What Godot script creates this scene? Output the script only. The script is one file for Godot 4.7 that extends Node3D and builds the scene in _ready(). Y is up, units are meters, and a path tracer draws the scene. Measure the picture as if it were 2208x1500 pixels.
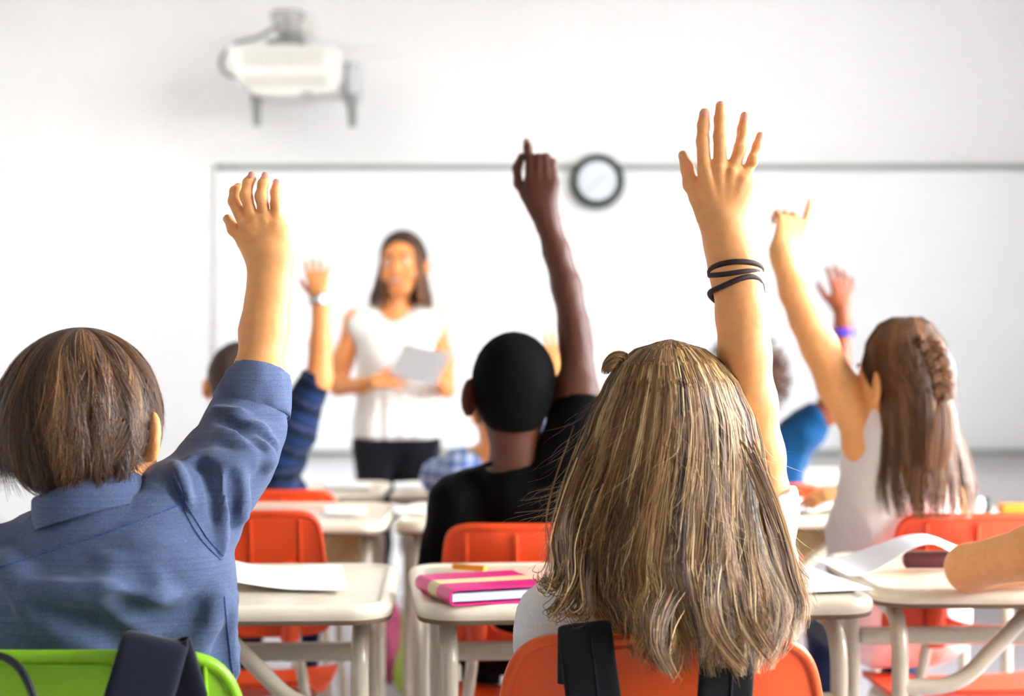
extends Node3D
# A classroom seen from behind its pupils: hands raised, a teacher by the whiteboard.
# Units are metres, y is up, the whiteboard wall lies towards -z. at(x, y, d) turns a measured direction and a distance into a place.

const FOCAL := 3500.0
const EYE := 1.15

func _ready() -> void:
	# camera
	var cam := Camera3D.new()
	cam.name = "camera"
	cam.position = Vector3(0, EYE, 0)
	cam.fov = 24.19
	cam.near = 0.05
	cam.far = 60.0
	var lens := CameraAttributesPhysical.new()
	lens.frustum_focal_length = 56.0
	lens.frustum_focus_distance = 2.05
	lens.exposure_aperture = 3.3
	cam.attributes = lens
	add_child(cam)
	# sky, seen only through the windows
	var sky_look := ProceduralSkyMaterial.new()
	sky_look.sky_top_color = Color(0.90, 0.93, 0.97)
	sky_look.sky_horizon_color = Color(0.98, 0.98, 0.97)
	sky_look.ground_bottom_color = Color(0.62, 0.62, 0.6)
	sky_look.ground_horizon_color = Color(0.8, 0.8, 0.8)
	sky_look.sky_energy_multiplier = 3.6
	sky_look.ground_energy_multiplier = 1.2
	var sky := Sky.new()
	sky.sky_material = sky_look
	var env := Environment.new()
	env.background_mode = Environment.BG_SKY
	env.sky = sky
	env.tonemap_mode = Environment.TONE_MAPPER_LINEAR
	env.tonemap_exposure = 3.25
	env.sdfgi_enabled = true
	env.ssao_enabled = true
	env.ssil_enabled = true
	var around := WorldEnvironment.new()
	around.name = "surroundings"
	around.environment = env
	add_child(around)
	build_materials()
	build_room()
	build_wall_things()
	build_desks()
	build_chairs()
	build_people()
	build_desk_things()
	build_bags()
	run_jobs()

# ---------------------------------------------------------------- helpers: places and nodes

func at(x: float, y: float, d: float) -> Vector3:
	return Vector3((x - 1104.0) / FOCAL * d, EYE + (750.0 - y) / FOCAL * d, -d)

func size_of(px: float, d: float) -> float:
	return px * d / FOCAL

var taken := {}
func numbered(called: String) -> String:
	taken[called] = taken.get(called, -1) + 1
	return called if taken[called] == 0 else "%s_%03d" % [called, taken[called]]

func tag(o: Node3D, label: String, category: String, group := "") -> Node3D:
	o.set_meta("label", label)
	o.set_meta("category", category)
	if group:
		o.set_meta("group", group)
	return o

func thing(called: String, label: String, category: String, where := Vector3.ZERO, turn := 0.0, group := "") -> Node3D:
	var o := Node3D.new()
	o.name = numbered(called)
	o.position = where
	o.rotation.y = turn
	add_child(o)
	return tag(o, label, category, group)

func obj(called: String, mesh: Mesh, mat: Material, parent: Node3D, where := Vector3.ZERO) -> MeshInstance3D:
	var o := MeshInstance3D.new()
	o.name = numbered(called) if parent == self else called
	o.mesh = mesh
	o.material_override = mat
	o.position = where
	parent.add_child(o, true)
	return o

func struct(called: String, mesh: Mesh, mat: Material, where := Vector3.ZERO, parent: Node3D = self) -> MeshInstance3D:
	var o := obj(called, mesh, mat, parent, where)
	if parent == self:
		o.set_meta("kind", "structure")
	return o

# ---------------------------------------------------------------- helpers: meshes made of smooth grids

class Geo:
	var v := PackedVector3Array()
	var nrm := PackedVector3Array()
	var uv := PackedVector2Array()
	var col := PackedColorArray()
	var idx := PackedInt32Array()
	var tinted := false

	# rows of equally long point lists; smooth inside the grid, sharp towards other grids
	func grid(rows: Array, wrap := false, flip := false, tint := Color.WHITE) -> void:
		var base := v.size()
		var nr := rows.size()
		var nc: int = rows[0].size()
		var acc := PackedVector3Array()
		acc.resize(nr * nc)
		for r in nr:
			v.append_array(PackedVector3Array(rows[r]))
			for c in nc:
				uv.append(Vector2(float(c) / maxi(1, nc - 1), float(r) / maxi(1, nr - 1)))
				col.append(tint)
		var last := nc if wrap else nc - 1
		for r in nr - 1:
			for c in last:
				var c2 := (c + 1) % nc
				var i0 := r * nc + c
				var i1 := r * nc + c2
				var i2 := (r + 1) * nc + c2
				var i3 := (r + 1) * nc + c
				var n := (v[base + i2] - v[base + i0]).cross(v[base + i3] - v[base + i1])
				if flip:
					n = -n
					idx.append_array(PackedInt32Array([base + i0, base + i1, base + i2, base + i0, base + i2, base + i3]))
				else:
					idx.append_array(PackedInt32Array([base + i0, base + i2, base + i1, base + i0, base + i3, base + i2]))
				acc[i0] += n
				acc[i1] += n
				acc[i2] += n
				acc[i3] += n
		for i in nr * nc:
			nrm.append(acc[i].normalized())

	func fan(loop: Array, flip := false) -> void:
		var c := Vector3.ZERO
		for p in loop:
			c += p
		c /= loop.size()
		var inner := []
		for p in loop:
			inner.append(c)
		grid([loop, inner], true, flip)

	func tube(path: Array, radius, sides := 10, caps := true, flat := 1.0, flat_dir := Vector3.UP) -> void:
		var rows := []
		var n := path.size()
		var u := Vector3.ZERO
		for i in n:
			var t: Vector3 = (path[mini(i + 1, n - 1)] - path[maxi(i - 1, 0)]).normalized()
			if u == Vector3.ZERO:
				u = flat_dir if absf(flat_dir.dot(t)) < 0.95 else (Vector3.RIGHT if absf(t.x) < 0.9 else Vector3.UP)
			u = (u - t * u.dot(t)).normalized()
			var w := t.cross(u)
			var rr: float = radius[i] if radius is Array else radius
			var ring := []
			for s in sides:
				var a := TAU * s / sides
				ring.append(path[i] + (u * cos(a) * flat + w * sin(a)) * rr)
			rows.append(ring)
		grid(rows, true)
		if caps:
			fan(rows[0], true)
			fan(rows[n - 1])

	func box(c: Vector3, size: Vector3, b := 0.004, turn := Basis.IDENTITY) -> void:
		var h := size / 2
		b = minf(b, minf(h.x, minf(h.y, h.z)) * 0.99)
		var inner := h - Vector3(b, b, b)
		for axis in 3:
			for s in [-1.0, 1.0]:
				var a1 := (axis + 1) % 3
				var a2 := (axis + 2) % 3
				var rows := []
				for i in 4:
					var row := []
					for j in 4:
						var p := Vector3.ZERO
						p[axis] = s * h[axis]
						p[a1] = [-h[a1], -inner[a1], inner[a1], h[a1]][i]
						p[a2] = [-h[a2], -inner[a2], inner[a2], h[a2]][j]
						var q := p.clamp(-inner, inner)
						row.append(c + turn * (q + (p - q).normalized() * b))
					rows.append(row)
				grid(rows, false, s > 0)

	func lathe(profile: Array, frame: Transform3D, sides := 32) -> void:   # profile: Vector2(radius, along y)
		var rows := []
		for p in profile:
			var ring := []
			for s in sides:
				var a := TAU * s / sides
				ring.append(frame * Vector3(cos(a) * p.x, p.y, sin(a) * p.x))
			rows.append(ring)
		grid(rows, true)

	func mesh() -> ArrayMesh:
		var arr := []
		arr.resize(Mesh.ARRAY_MAX)
		arr[Mesh.ARRAY_VERTEX] = v
		arr[Mesh.ARRAY_NORMAL] = nrm
		if uv.size() == v.size():
			arr[Mesh.ARRAY_TEX_UV] = uv
		if tinted:
			arr[Mesh.ARRAY_COLOR] = col
		arr[Mesh.ARRAY_INDEX] = idx
		var m := ArrayMesh.new()
		m.add_surface_from_arrays(Mesh.PRIMITIVE_TRIANGLES, arr)
		return m

func box_mesh(c: Vector3, size: Vector3, b := 0.004) -> ArrayMesh:
	var g := Geo.new()
	g.box(c, size, b)
	return g.mesh()

func tube_mesh(path: Array, radius, sides := 10, flat := 1.0, flat_dir := Vector3.UP) -> ArrayMesh:
	var g := Geo.new()
	g.tube(path, radius, sides, true, flat, flat_dir)
	return g.mesh()

func smooth_path(pts: Array, steps := 6) -> Array:   # Catmull-Rom through the points
	var out := []
	var n := pts.size()
	for i in n - 1:
		var p0: Vector3 = pts[maxi(i - 1, 0)]
		var p1: Vector3 = pts[i]
		var p2: Vector3 = pts[i + 1]
		var p3: Vector3 = pts[mini(i + 2, n - 1)]
		for s in steps:
			out.append(p1.cubic_interpolate(p2, p0, p3, float(s) / steps))
	out.append(pts[n - 1])
	return out

func bent_path(pts: Array, radius: float, steps := 6) -> Array:   # straight runs with rounded corners
	var out := [pts[0]]
	for i in range(1, pts.size() - 1):
		var p: Vector3 = pts[i]
		var a: Vector3 = pts[i - 1] - p
		var b: Vector3 = pts[i + 1] - p
		var r := minf(radius, minf(a.length(), b.length()) * 0.49)
		var s := p + a.normalized() * r
		var e := p + b.normalized() * r
		for k in steps + 1:
			var t := float(k) / steps
			out.append(s.lerp(p, t).lerp(p.lerp(e, t), t))
	out.append(pts[pts.size() - 1])
	return out

func super_loop(n: int, power: float, f: Callable) -> Array:
	var loop := []
	for i in n:
		var a := TAU * (i + 0.5) / n
		var c := cos(a)
		var s := sin(a)
		loop.append(f.call(signf(c) * pow(absf(c), 2.0 / power), signf(s) * pow(absf(s), 2.0 / power)))
	return loop

func round_rect(w: float, d: float, r: float, inset: float, y: float) -> Array:
	var loop := []
	for q in 4:
		var cx: float = [1, -1, -1, 1][q] * (w / 2 - r)
		var cz: float = [1, 1, -1, -1][q] * (d / 2 - r)
		for k in 9:
			var a := PI / 2 * (q + k / 8.0)
			loop.append(Vector3(cx + cos(a) * (r - inset), y, cz + sin(a) * (r - inset)))
	return loop

# ---------------------------------------------------------------- helpers: smooth bodies (a field of joined capsules, meshed as surface nets)

class Field:
	var a := PackedVector3Array()
	var b := PackedVector3Array()
	var ra := PackedFloat32Array()
	var dr := PackedFloat32Array()
	var k := PackedFloat32Array()
	var inv := PackedFloat32Array()
	var sc := PackedFloat32Array()
	var m: Array[Basis] = []
	var cut := PackedByteArray()
	var ext := PackedFloat32Array()
	var cp := PackedVector3Array()
	var cn := PackedVector3Array()
	var cr := PackedFloat32Array()
	var waves := []
	var margin := 0.0

	func _put(p: Vector3, q: Vector3, r1: float, r2: float, kk: float, mm: Basis, s: float, e: float, sub: bool) -> void:
		var ba := mm * (q - p)
		a.append(p)
		b.append(ba)
		ra.append(r1)
		dr.append(r2 - r1)
		k.append(kk)
		inv.append(1.0 / maxf(ba.length_squared(), 1e-9))
		sc.append(s)
		m.append(mm)
		cut.append(1 if sub else 0)
		ext.append(e)

	# a tapered capsule; n and s flatten its section along n to the share s
	func cap(p: Vector3, q: Vector3, r1: float, r2 := -1.0, kk := 0.02, n := Vector3.ZERO, s := 1.0, sub := false) -> void:
		var mm := Basis.IDENTITY
		if n != Vector3.ZERO:
			n = n.normalized()
			var g := 1.0 / s - 1.0
			mm = Basis(Vector3.RIGHT + n * n.x * g, Vector3.UP + n * n.y * g, Vector3.BACK + n * n.z * g)
		_put(p, q, r1, r1 if r2 < 0 else r2, kk, mm, minf(s, 1.0), maxf(r1, r2) * maxf(s, 1.0), sub)

	func ball(c: Vector3, frame: Basis, radii: Vector3, kk := 0.02, sub := false) -> void:
		var r := minf(radii.x, minf(radii.y, radii.z))
		var mm := frame * Basis.from_scale(Vector3(r, r, r) / radii) * frame.transposed()
		_put(c, c, r, r, kk, mm, 1.0, maxf(radii.x, maxf(radii.y, radii.z)), sub)

	func clip(p: Vector3, n: Vector3, r := 50.0) -> void:   # drops what lies on n's side of p, within r of it
		cp.append(p)
		cn.append(n.normalized())
		cr.append(r)

	func wave(noise: FastNoiseLite, stretch: Basis, amp: float, c := Vector3.ZERO, r := 100.0) -> void:
		waves.append([noise, stretch, amp, c, r])
		margin += amp

	func chain(pts: Array, radii: Array, kk := 0.02, n := Vector3.ZERO, s := 1.0) -> void:
		for i in pts.size() - 1:
			cap(pts[i], pts[i + 1], radii[i], radii[i + 1], kk, n, s)

	func absorb(o: Field) -> void:
		for i in o.a.size():
			a.append(o.a[i])
			b.append(o.b[i])
			ra.append(o.ra[i])
			dr.append(o.dr[i])
			k.append(o.k[i])
			inv.append(o.inv[i])
			sc.append(o.sc[i])
			m.append(o.m[i])
			cut.append(o.cut[i])
			ext.append(o.ext[i])

	func d(p: Vector3) -> float:
		var v := 1e6
		for i in a.size():
			var q := m[i] * (p - a[i])
			var t := clampf(q.dot(b[i]) * inv[i], 0.0, 1.0)
			var e := ((q - b[i] * t).length() - ra[i] - dr[i] * t) * sc[i]
			if cut[i]:
				var h := maxf(k[i] - absf(v + e), 0.0)
				v = maxf(v, -e) + h * h * 0.25 / k[i]
			else:
				var h := maxf(k[i] - absf(v - e), 0.0)
				v = minf(v, e) - h * h * 0.25 / k[i]
		for w in waves:
			var far: float = p.distance_to(w[3]) / w[4]
			if far < 1.0:
				v += w[0].get_noise_3dv(w[1] * p) * w[2] * (1.0 - far * far)
		for i in cp.size():
			v = maxf(v, minf((p - cp[i]).dot(cn[i]), cr[i] - p.distance_to(cp[i])))
		return v

	func grad(p: Vector3) -> Vector3:
		var e := 0.002
		var o := d(p)
		return Vector3(d(p + Vector3(e, 0, 0)) - o, d(p + Vector3(0, e, 0)) - o, d(p + Vector3(0, 0, e)) - o).normalized()

	func onto(p: Vector3, off := 0.0) -> Vector3:
		for i in 5:
			p -= grad(p) * (d(p) - off)
		return p

	func cast(from: Vector3, dir: Vector3, reach := 6.0) -> Vector3:   # first point met along dir
		var t := 0.0
		dir = dir.normalized()
		for i in 120:
			var s := d(from + dir * t)
			t += s * 0.9
			if s < 0.0004 or t > reach:
				break
		return from + dir * t

	func bounds() -> AABB:
		var box := AABB(a[0], Vector3.ZERO)
		for i in a.size():
			if cut[i]:
				continue
			var e := ext[i] + k[i] * 0.25
			var p := a[i]
			var q := a[i] + m[i].inverse() * b[i]
			box = box.merge(AABB(p, Vector3.ZERO).grow(e)).merge(AABB(q, Vector3.ZERO).grow(e))
		return box

	func net(h: float, box: AABB) -> Array:
		var lo := box.position - Vector3(h, h, h) * 1.5
		var nx := int(box.size.x / h) + 5
		var ny := int(box.size.y / h) + 5
		var nz := int(box.size.z / h) + 5
		var val := PackedFloat32Array()
		val.resize(nx * ny * nz)
		val.fill(1e9)
		var n := a.size()
		var ds := PackedFloat32Array()
		ds.resize(n)
		const B := 5
		var hd := h * B * 0.87
		var live := []
		for bz in range(0, nz - 1, B):
			for by in range(0, ny - 1, B):
				for bx in range(0, nx - 1, B):
					var c := lo + Vector3(bx + B * 0.5, by + B * 0.5, bz + B * 0.5) * h
					var v := 1e6
					for i in n:
						var q := m[i] * (c - a[i])
						var t := clampf(q.dot(b[i]) * inv[i], 0.0, 1.0)
						var e := ((q - b[i] * t).length() - ra[i] - dr[i] * t) * sc[i]
						ds[i] = e
						if cut[i]:
							var g := maxf(k[i] - absf(v + e), 0.0)
							v = maxf(v, -e) + g * g * 0.25 / k[i]
						else:
							var g := maxf(k[i] - absf(v - e), 0.0)
							v = minf(v, e) - g * g * 0.25 / k[i]
					if cp.is_empty():
						if absf(v) > hd * 1.3 + margin:
							continue
					else:
						if v > hd * 1.3 + margin:
							continue
						var w := v
						for i in cp.size():
							w = maxf(w, minf((c - cp[i]).dot(cn[i]), cr[i] - c.distance_to(cp[i])))
						if absf(w) > hd * 1.3 + margin:
							continue
					live.append(Vector3i(bx, by, bz))
					var pick := PackedInt32Array()
					for i in n:
						if (ds[i] < hd * 2.4 + margin + k[i]) if cut[i] else (ds[i] < v + 2.2 * hd + k[i] * 1.3):
							pick.append(i)
					for z in range(bz, mini(bz + B + 1, nz)):
						for y in range(by, mini(by + B + 1, ny)):
							var row := (z * ny + y) * nx
							for x in range(bx, mini(bx + B + 1, nx)):
								if val[row + x] < 1e8:
									continue
								var p := lo + Vector3(x, y, z) * h
								var u := 1e6
								for i in pick:
									var q := m[i] * (p - a[i])
									var t := clampf(q.dot(b[i]) * inv[i], 0.0, 1.0)
									var e := ((q - b[i] * t).length() - ra[i] - dr[i] * t) * sc[i]
									if cut[i]:
										var g := maxf(k[i] - absf(u + e), 0.0)
										u = maxf(u, -e) + g * g * 0.25 / k[i]
									else:
										var g := maxf(k[i] - absf(u - e), 0.0)
										u = minf(u, e) - g * g * 0.25 / k[i]
								if margin > 0.0 and absf(u) < margin + h * 2.0:
									for w in waves:
										var far: float = p.distance_to(w[3]) / w[4]
										if far < 1.0:
											u += w[0].get_noise_3dv(w[1] * p) * w[2] * (1.0 - far * far)
								for i in cp.size():
									u = maxf(u, minf((p - cp[i]).dot(cn[i]), cr[i] - p.distance_to(cp[i])))
								val[row + x] = u
		# one vertex in each crossed cell
		var vert := PackedVector3Array()
		var id := {}
		var off := PackedInt32Array([0, 1, nx, nx + 1, nx * ny, nx * ny + 1, nx * ny + nx, nx * ny + nx + 1])
		var ends := PackedInt32Array([0, 1, 2, 3, 4, 5, 6, 7, 0, 2, 1, 3, 4, 6, 5, 7, 0, 4, 1, 5, 2, 6, 3, 7])
		var g8 := PackedFloat32Array()
		g8.resize(8)
		for blk in live:
			for z in range(blk.z, mini(blk.z + B, nz - 1)):
				for y in range(blk.y, mini(blk.y + B, ny - 1)):
					for x in range(blk.x, mini(blk.x + B, nx - 1)):
						var at0 := (z * ny + y) * nx + x
						var inside := 0
						var top := -1e9
						for j in 8:
							var q := val[at0 + off[j]]
							g8[j] = q
							top = maxf(top, q)
							if q < 0.0:
								inside += 1
						if inside == 0 or inside == 8 or top > 1e8:
							continue
						var s := Vector3.ZERO
						var cnt := 0
						for e in 12:
							var i := ends[e * 2]
							var j := ends[e * 2 + 1]
							if (g8[i] < 0.0) != (g8[j] < 0.0):
								var t := g8[i] / (g8[i] - g8[j])
								var pi := Vector3(i & 1, (i >> 1) & 1, i >> 2)
								s += pi.lerp(Vector3(j & 1, (j >> 1) & 1, j >> 2), t)
								cnt += 1
						id[at0] = vert.size()
						vert.append(lo + (Vector3(x, y, z) + s / cnt) * h)
		var acc := PackedVector3Array()
		acc.resize(vert.size())
		var idx := PackedInt32Array()
		var step := PackedInt32Array([1, nx, nx * ny])
		for at0 in id:
			var here := val[at0] < 0.0
			for axis in 3:
				if (val[at0 + step[axis]] < 0.0) == here:
					continue
				var s1 := step[(axis + 1) % 3]
				var s2 := step[(axis + 2) % 3]
				if not (id.has(at0 - s1) and id.has(at0 - s2) and id.has(at0 - s1 - s2)):
					continue
				var q0: int = id[at0]
				var q1: int = id[at0 - s1]
				var q2: int = id[at0 - s1 - s2]
				var q3: int = id[at0 - s2]
				if not here:
					var sw := q1
					q1 = q3
					q3 = sw
				var nn := (vert[q2] - vert[q0]).cross(vert[q3] - vert[q1])
				acc[q0] += nn
				acc[q1] += nn
				acc[q2] += nn
				acc[q3] += nn
				idx.append_array(PackedInt32Array([q0, q2, q1, q0, q3, q2]))
		for i in acc.size():
			acc[i] = acc[i].normalized()
		return [vert, acc, idx]

# meshes of bodies are worked out side by side at the end
var jobs := []
func body_job(called: String, f: Field, h: float, mat: Material, parent: Node3D, fine := [], tint = null) -> MeshInstance3D:
	var o := MeshInstance3D.new()
	o.name = called
	o.material_override = mat
	parent.add_child(o, true)
	o.position = -parent.position
	jobs.append([o, f, h, fine, tint, null])
	return o

func _work(i: int) -> void:
	var j: Array = jobs[i]
	var f: Field = j[1]
	var out: Array = f.net(j[2], f.bounds())
	for extra in j[3]:   # [cell, box]: a finer grid for a hand or a head, joined to the coarse one
		var box: AABB = extra[1]
		var fine: Array = f.net(extra[0], box)
		out = _joined(_without(out, box.grow(-j[2] * 1.2), true), _without(fine, box, false))
	j[5] = out

static func _without(o: Array, box: AABB, inside: bool) -> Array:
	var keep := PackedInt32Array()
	var idx: PackedInt32Array = o[2]
	for t in range(0, idx.size(), 3):
		var c: Vector3 = (o[0][idx[t]] + o[0][idx[t + 1]] + o[0][idx[t + 2]]) / 3.0
		if box.has_point(c) != inside:
			keep.append_array(PackedInt32Array([idx[t], idx[t + 1], idx[t + 2]]))
	return [o[0], o[1], keep]

static func _joined(x: Array, y: Array) -> Array:
	var base: int = x[0].size()
	var v: PackedVector3Array = x[0].duplicate()
	var n: PackedVector3Array = x[1].duplicate()
	var i: PackedInt32Array = x[2].duplicate()
	v.append_array(y[0])
	n.append_array(y[1])
	for k in y[2]:
		i.append(k + base)
	return [v, n, i]

func run_jobs() -> void:
	var task := WorkerThreadPool.add_group_task(_work, jobs.size())
	WorkerThreadPool.wait_for_group_task_completion(task)
	for j in jobs:
		var g := Geo.new()
		g.v = j[5][0]
		g.nrm = j[5][1]
		g.idx = j[5][2]
		if j[4] != null:
			g.tinted = true
			for i in g.v.size():
				g.col.append(j[4].call(g.v[i], g.nrm[i]))
		j[0].mesh = g.mesh()

# ---------------------------------------------------------------- materials

var M := {}

func plain(c: Color, rough := 0.6, spec := 0.5) -> StandardMaterial3D:
	var m := StandardMaterial3D.new()
	m.albedo_color = c
	m.roughness = rough
	m.metallic_specular = spec
	return m

func noise_tex(freq: float, lo: Color, hi: Color, seed_ := 1, size := 256, octaves := 4) -> NoiseTexture2D:
	var n := FastNoiseLite.new()
	n.seed = seed_
	n.frequency = freq
	n.fractal_octaves = octaves
	var ramp := Gradient.new()
	ramp.set_color(0, lo)
	ramp.set_color(1, hi)
	var t := NoiseTexture2D.new()
	t.width = size
	t.height = size
	t.seamless = true
	t.noise = n
	t.color_ramp = ramp
	return t

func grained(c1: Color, c2: Color, rough: float, tile: float, freq := 0.03, seed_ := 1, bump := 0.0, octaves := 4) -> StandardMaterial3D:
	var m := plain(Color.WHITE, rough)
	m.albedo_texture = noise_tex(freq, c1, c2, seed_, 256, octaves)
	m.uv1_triplanar = true
	m.uv1_scale = Vector3.ONE / tile
	if bump > 0.0:
		m.heightmap_enabled = true
		m.heightmap_scale = bump
		m.heightmap_texture = noise_tex(freq * 1.6, Color.BLACK, Color.WHITE, seed_ + 7)
	return m

# woven cloth: every thread has its own tone; warp and weft change places cell by cell
func weave(warp: Color, weft: Color, cells: int, seed_: int, spread := 0.12, twill := false) -> ImageTexture:
	var rng := RandomNumberGenerator.new()
	rng.seed = seed_
	var s := cells * 4
	var im := Image.create(s, s, false, Image.FORMAT_RGB8)
	var tone_x := []
	var tone_y := []
	for i in cells:
		tone_x.append(1.0 + rng.randfn() * spread)
		tone_y.append(1.0 + rng.randfn() * spread)
	var cell_tone := []
	for i in cells * cells:
		cell_tone.append(rng.randfn() * spread * 1.6)
	for y in s:
		for x in s:
			var cx := x >> 2
			var cy := y >> 2
			var over := ((cx + cy) % 3 == 0) if twill else ((cx + cy) % 2 == 0)
			var c: Color = warp * tone_x[cx] if over else weft * tone_y[cy]
			var grain: float = cell_tone[(cy * cells + cx)]
			var edge := 0.82 if ((x & 3) == 0 and over) or ((y & 3) == 0 and not over) else 1.0
			c *= edge * (1.0 + grain * 1.0)
			im.set_pixel(x, y, Color(clampf(c.r, 0, 1), clampf(c.g, 0, 1), clampf(c.b, 0, 1)))
	return ImageTexture.create_from_image(im)

func cloth(warp: Color, weft: Color, tile: float, seed_: int, spread := 0.1, cells := 64) -> StandardMaterial3D:
	var m := plain(Color.WHITE, 0.85, 0.3)
	m.albedo_texture = weave(warp, weft, cells, seed_, spread)
	m.uv1_triplanar = true
	m.uv1_scale = Vector3.ONE / tile
	m.rim_enabled = true
	m.rim = 0.25
	m.rim_tint = 0.6
	return m

func skin(c: Color, seed_: int) -> StandardMaterial3D:
	var m := plain(c, 0.5, 0.4)
	m.albedo_texture = noise_tex(0.02, Color(0.95, 0.93, 0.92), Color(1, 1, 1), seed_, 256, 5)
	m.uv1_triplanar = true
	m.uv1_scale = Vector3.ONE / 0.09
	m.heightmap_enabled = true
	m.heightmap_scale = 0.008
	m.heightmap_texture = noise_tex(0.09, Color.BLACK, Color.WHITE, seed_ + 3)
	m.subsurf_scatter_enabled = true
	m.subsurf_scatter_strength = 0.12
	return m

func hair_mat(rough := 0.42) -> StandardMaterial3D:
	var m := plain(Color.WHITE, rough, 0.45)
	m.vertex_color_use_as_albedo = true
	return m

func glowing(c: Color, energy: float) -> StandardMaterial3D:
	var m := plain(c, 0.5)
	m.emission_enabled = true
	m.emission = c
	m.emission_energy_multiplier = energy
	return m

func build_materials() -> void:
	M.lamp_glow = glowing(Color(1.0, 0.99, 0.97), 0.9)
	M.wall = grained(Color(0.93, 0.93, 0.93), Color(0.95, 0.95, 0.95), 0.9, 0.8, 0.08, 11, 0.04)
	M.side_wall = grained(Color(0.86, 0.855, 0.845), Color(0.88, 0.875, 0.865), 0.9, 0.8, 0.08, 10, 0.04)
	M.ceiling = grained(Color(0.86, 0.86, 0.84), Color(0.89, 0.89, 0.87), 0.95, 1.2, 0.1, 12)
	M.floor = grained(Color(0.68, 0.65, 0.67), Color(0.77, 0.74, 0.76), 0.45, 0.5, 0.2, 13)
	M.board = plain(Color(0.945, 0.95, 0.95), 0.35)
	M.rail = plain(Color(0.62, 0.64, 0.6), 0.5)
	M.glass = plain(Color(0.95, 0.97, 0.97, 0.06), 0.02)
	M.glass.transparency = BaseMaterial3D.TRANSPARENCY_ALPHA
	M.window_frame = plain(Color(0.88, 0.88, 0.88), 0.4)
	M.top = grained(Color(0.92, 0.87, 0.765), Color(0.945, 0.90, 0.80), 0.3, 0.25, 0.02, 14)
	M.top.clearcoat_enabled = true
	M.top.clearcoat = 0.4
	M.top.clearcoat_roughness = 0.12
	M.under = grained(Color(0.42, 0.33, 0.24), Color(0.5, 0.4, 0.3), 0.7, 0.1, 0.05, 15)
	M.tray = grained(Color(0.76, 0.64, 0.42), Color(0.83, 0.72, 0.5), 0.5, 0.2, 0.03, 16)
	M.steel = grained(Color(0.80, 0.75, 0.65), Color(0.84, 0.79, 0.69), 0.22, 0.12, 0.04, 17)
	M.steel.clearcoat_enabled = true
	M.steel.clearcoat = 0.6
	M.steel.clearcoat_roughness = 0.08
	M.orange = grained(Color(0.95, 0.34, 0.09), Color(0.98, 0.38, 0.11), 0.38, 0.05, 0.12, 18, 0.02)
	M.red = grained(Color(0.89, 0.26, 0.06), Color(0.92, 0.30, 0.08), 0.4, 0.05, 0.12, 19)
	M.coral = grained(Color(0.91, 0.28, 0.14), Color(0.94, 0.32, 0.17), 0.4, 0.05, 0.12, 28)
	M.green = grained(Color(0.50, 0.72, 0.04), Color(0.56, 0.77, 0.07), 0.4, 0.05, 0.12, 20)
	M.rubber = plain(Color(0.2, 0.2, 0.2), 0.8)
	M.paper = grained(Color(0.95, 0.945, 0.94), Color(0.97, 0.965, 0.96), 0.85, 0.1, 0.1, 21)
	M.clock_rim = plain(Color(0.05, 0.16, 0.07), 0.7, 0.3)
	M.clock_face = plain(Color(0.85, 0.87, 0.90), 0.6)
	M.dark = plain(Color(0.07, 0.07, 0.075), 0.5)
	M.lens_grey = plain(Color(0.76, 0.77, 0.79), 0.45)
	M.white_plastic = plain(Color(0.9, 0.89, 0.87), 0.45)
	M.beige_plastic = plain(Color(0.80, 0.79, 0.75), 0.5)
	M.grey_metal = plain(Color(0.52, 0.53, 0.52), 0.4)
	M.silver = plain(Color(0.75, 0.75, 0.74), 0.25)
	M.silver.metallic = 0.8
	M.pink = grained(Color(0.84, 0.10, 0.45), Color(0.90, 0.16, 0.52), 0.3, 0.04, 0.2, 22, 0.02)
	M.cream = plain(Color(0.88, 0.79, 0.58), 0.45)
	M.pages = plain(Color(0.82, 0.85, 0.92), 0.8)
	M.amber = plain(Color(0.9, 0.55, 0.08), 0.5)
	# people
	M.skin_gold = skin(Color(0.95, 0.68, 0.425), 31)
	M.skin_tan = skin(Color(0.92, 0.60, 0.36), 32)
	M.skin_dark = skin(Color(0.33, 0.17, 0.11), 33)
	M.skin_brown = skin(Color(0.62, 0.33, 0.20), 34)
	M.nail = plain(Color(0.94, 0.66, 0.55), 0.35)
	M.nail_dark = plain(Color(0.62, 0.42, 0.34), 0.3)
	M.chambray = cloth(Color(0.15, 0.22, 0.38), Color(0.47, 0.52, 0.63), 0.07, 41, 0.05, 112)
	M.chambray_seam = cloth(Color(0.16, 0.26, 0.48), Color(0.26, 0.36, 0.58), 0.03, 42, 0.16, 32)
	M.white_cloth = cloth(Color(0.93, 0.91, 0.88), Color(0.95, 0.93, 0.90), 0.04, 43, 0.02)
	M.pinkish_cloth = cloth(Color(0.94, 0.90, 0.885), Color(0.96, 0.93, 0.915), 0.04, 44, 0.02)
	M.black_cloth = cloth(Color(0.016, 0.016, 0.02), Color(0.024, 0.024, 0.028), 0.04, 45, 0.1)
	M.black_cloth.rim = 0.04
	M.black_cloth.metallic_specular = 0.2
	M.navy_cloth = cloth(Color(0.05, 0.09, 0.19), Color(0.07, 0.12, 0.24), 0.04, 46, 0.1)
	M.navy_cloth_striped = cloth(Color(0.9, 0.9, 0.9), Color(1, 1, 1), 0.04, 56, 0.03)
	M.navy_cloth_striped.vertex_color_use_as_albedo = true
	M.dark_cloth = cloth(Color(0.02, 0.027, 0.05), Color(0.03, 0.037, 0.065), 0.04, 57, 0.1)
	M.teal_cloth = cloth(Color(0.015, 0.25, 0.44), Color(0.03, 0.31, 0.50), 0.04, 47, 0.1)
	M.jeans = cloth(Color(0.09, 0.13, 0.24), Color(0.14, 0.18, 0.3), 0.04, 48, 0.15)
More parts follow.
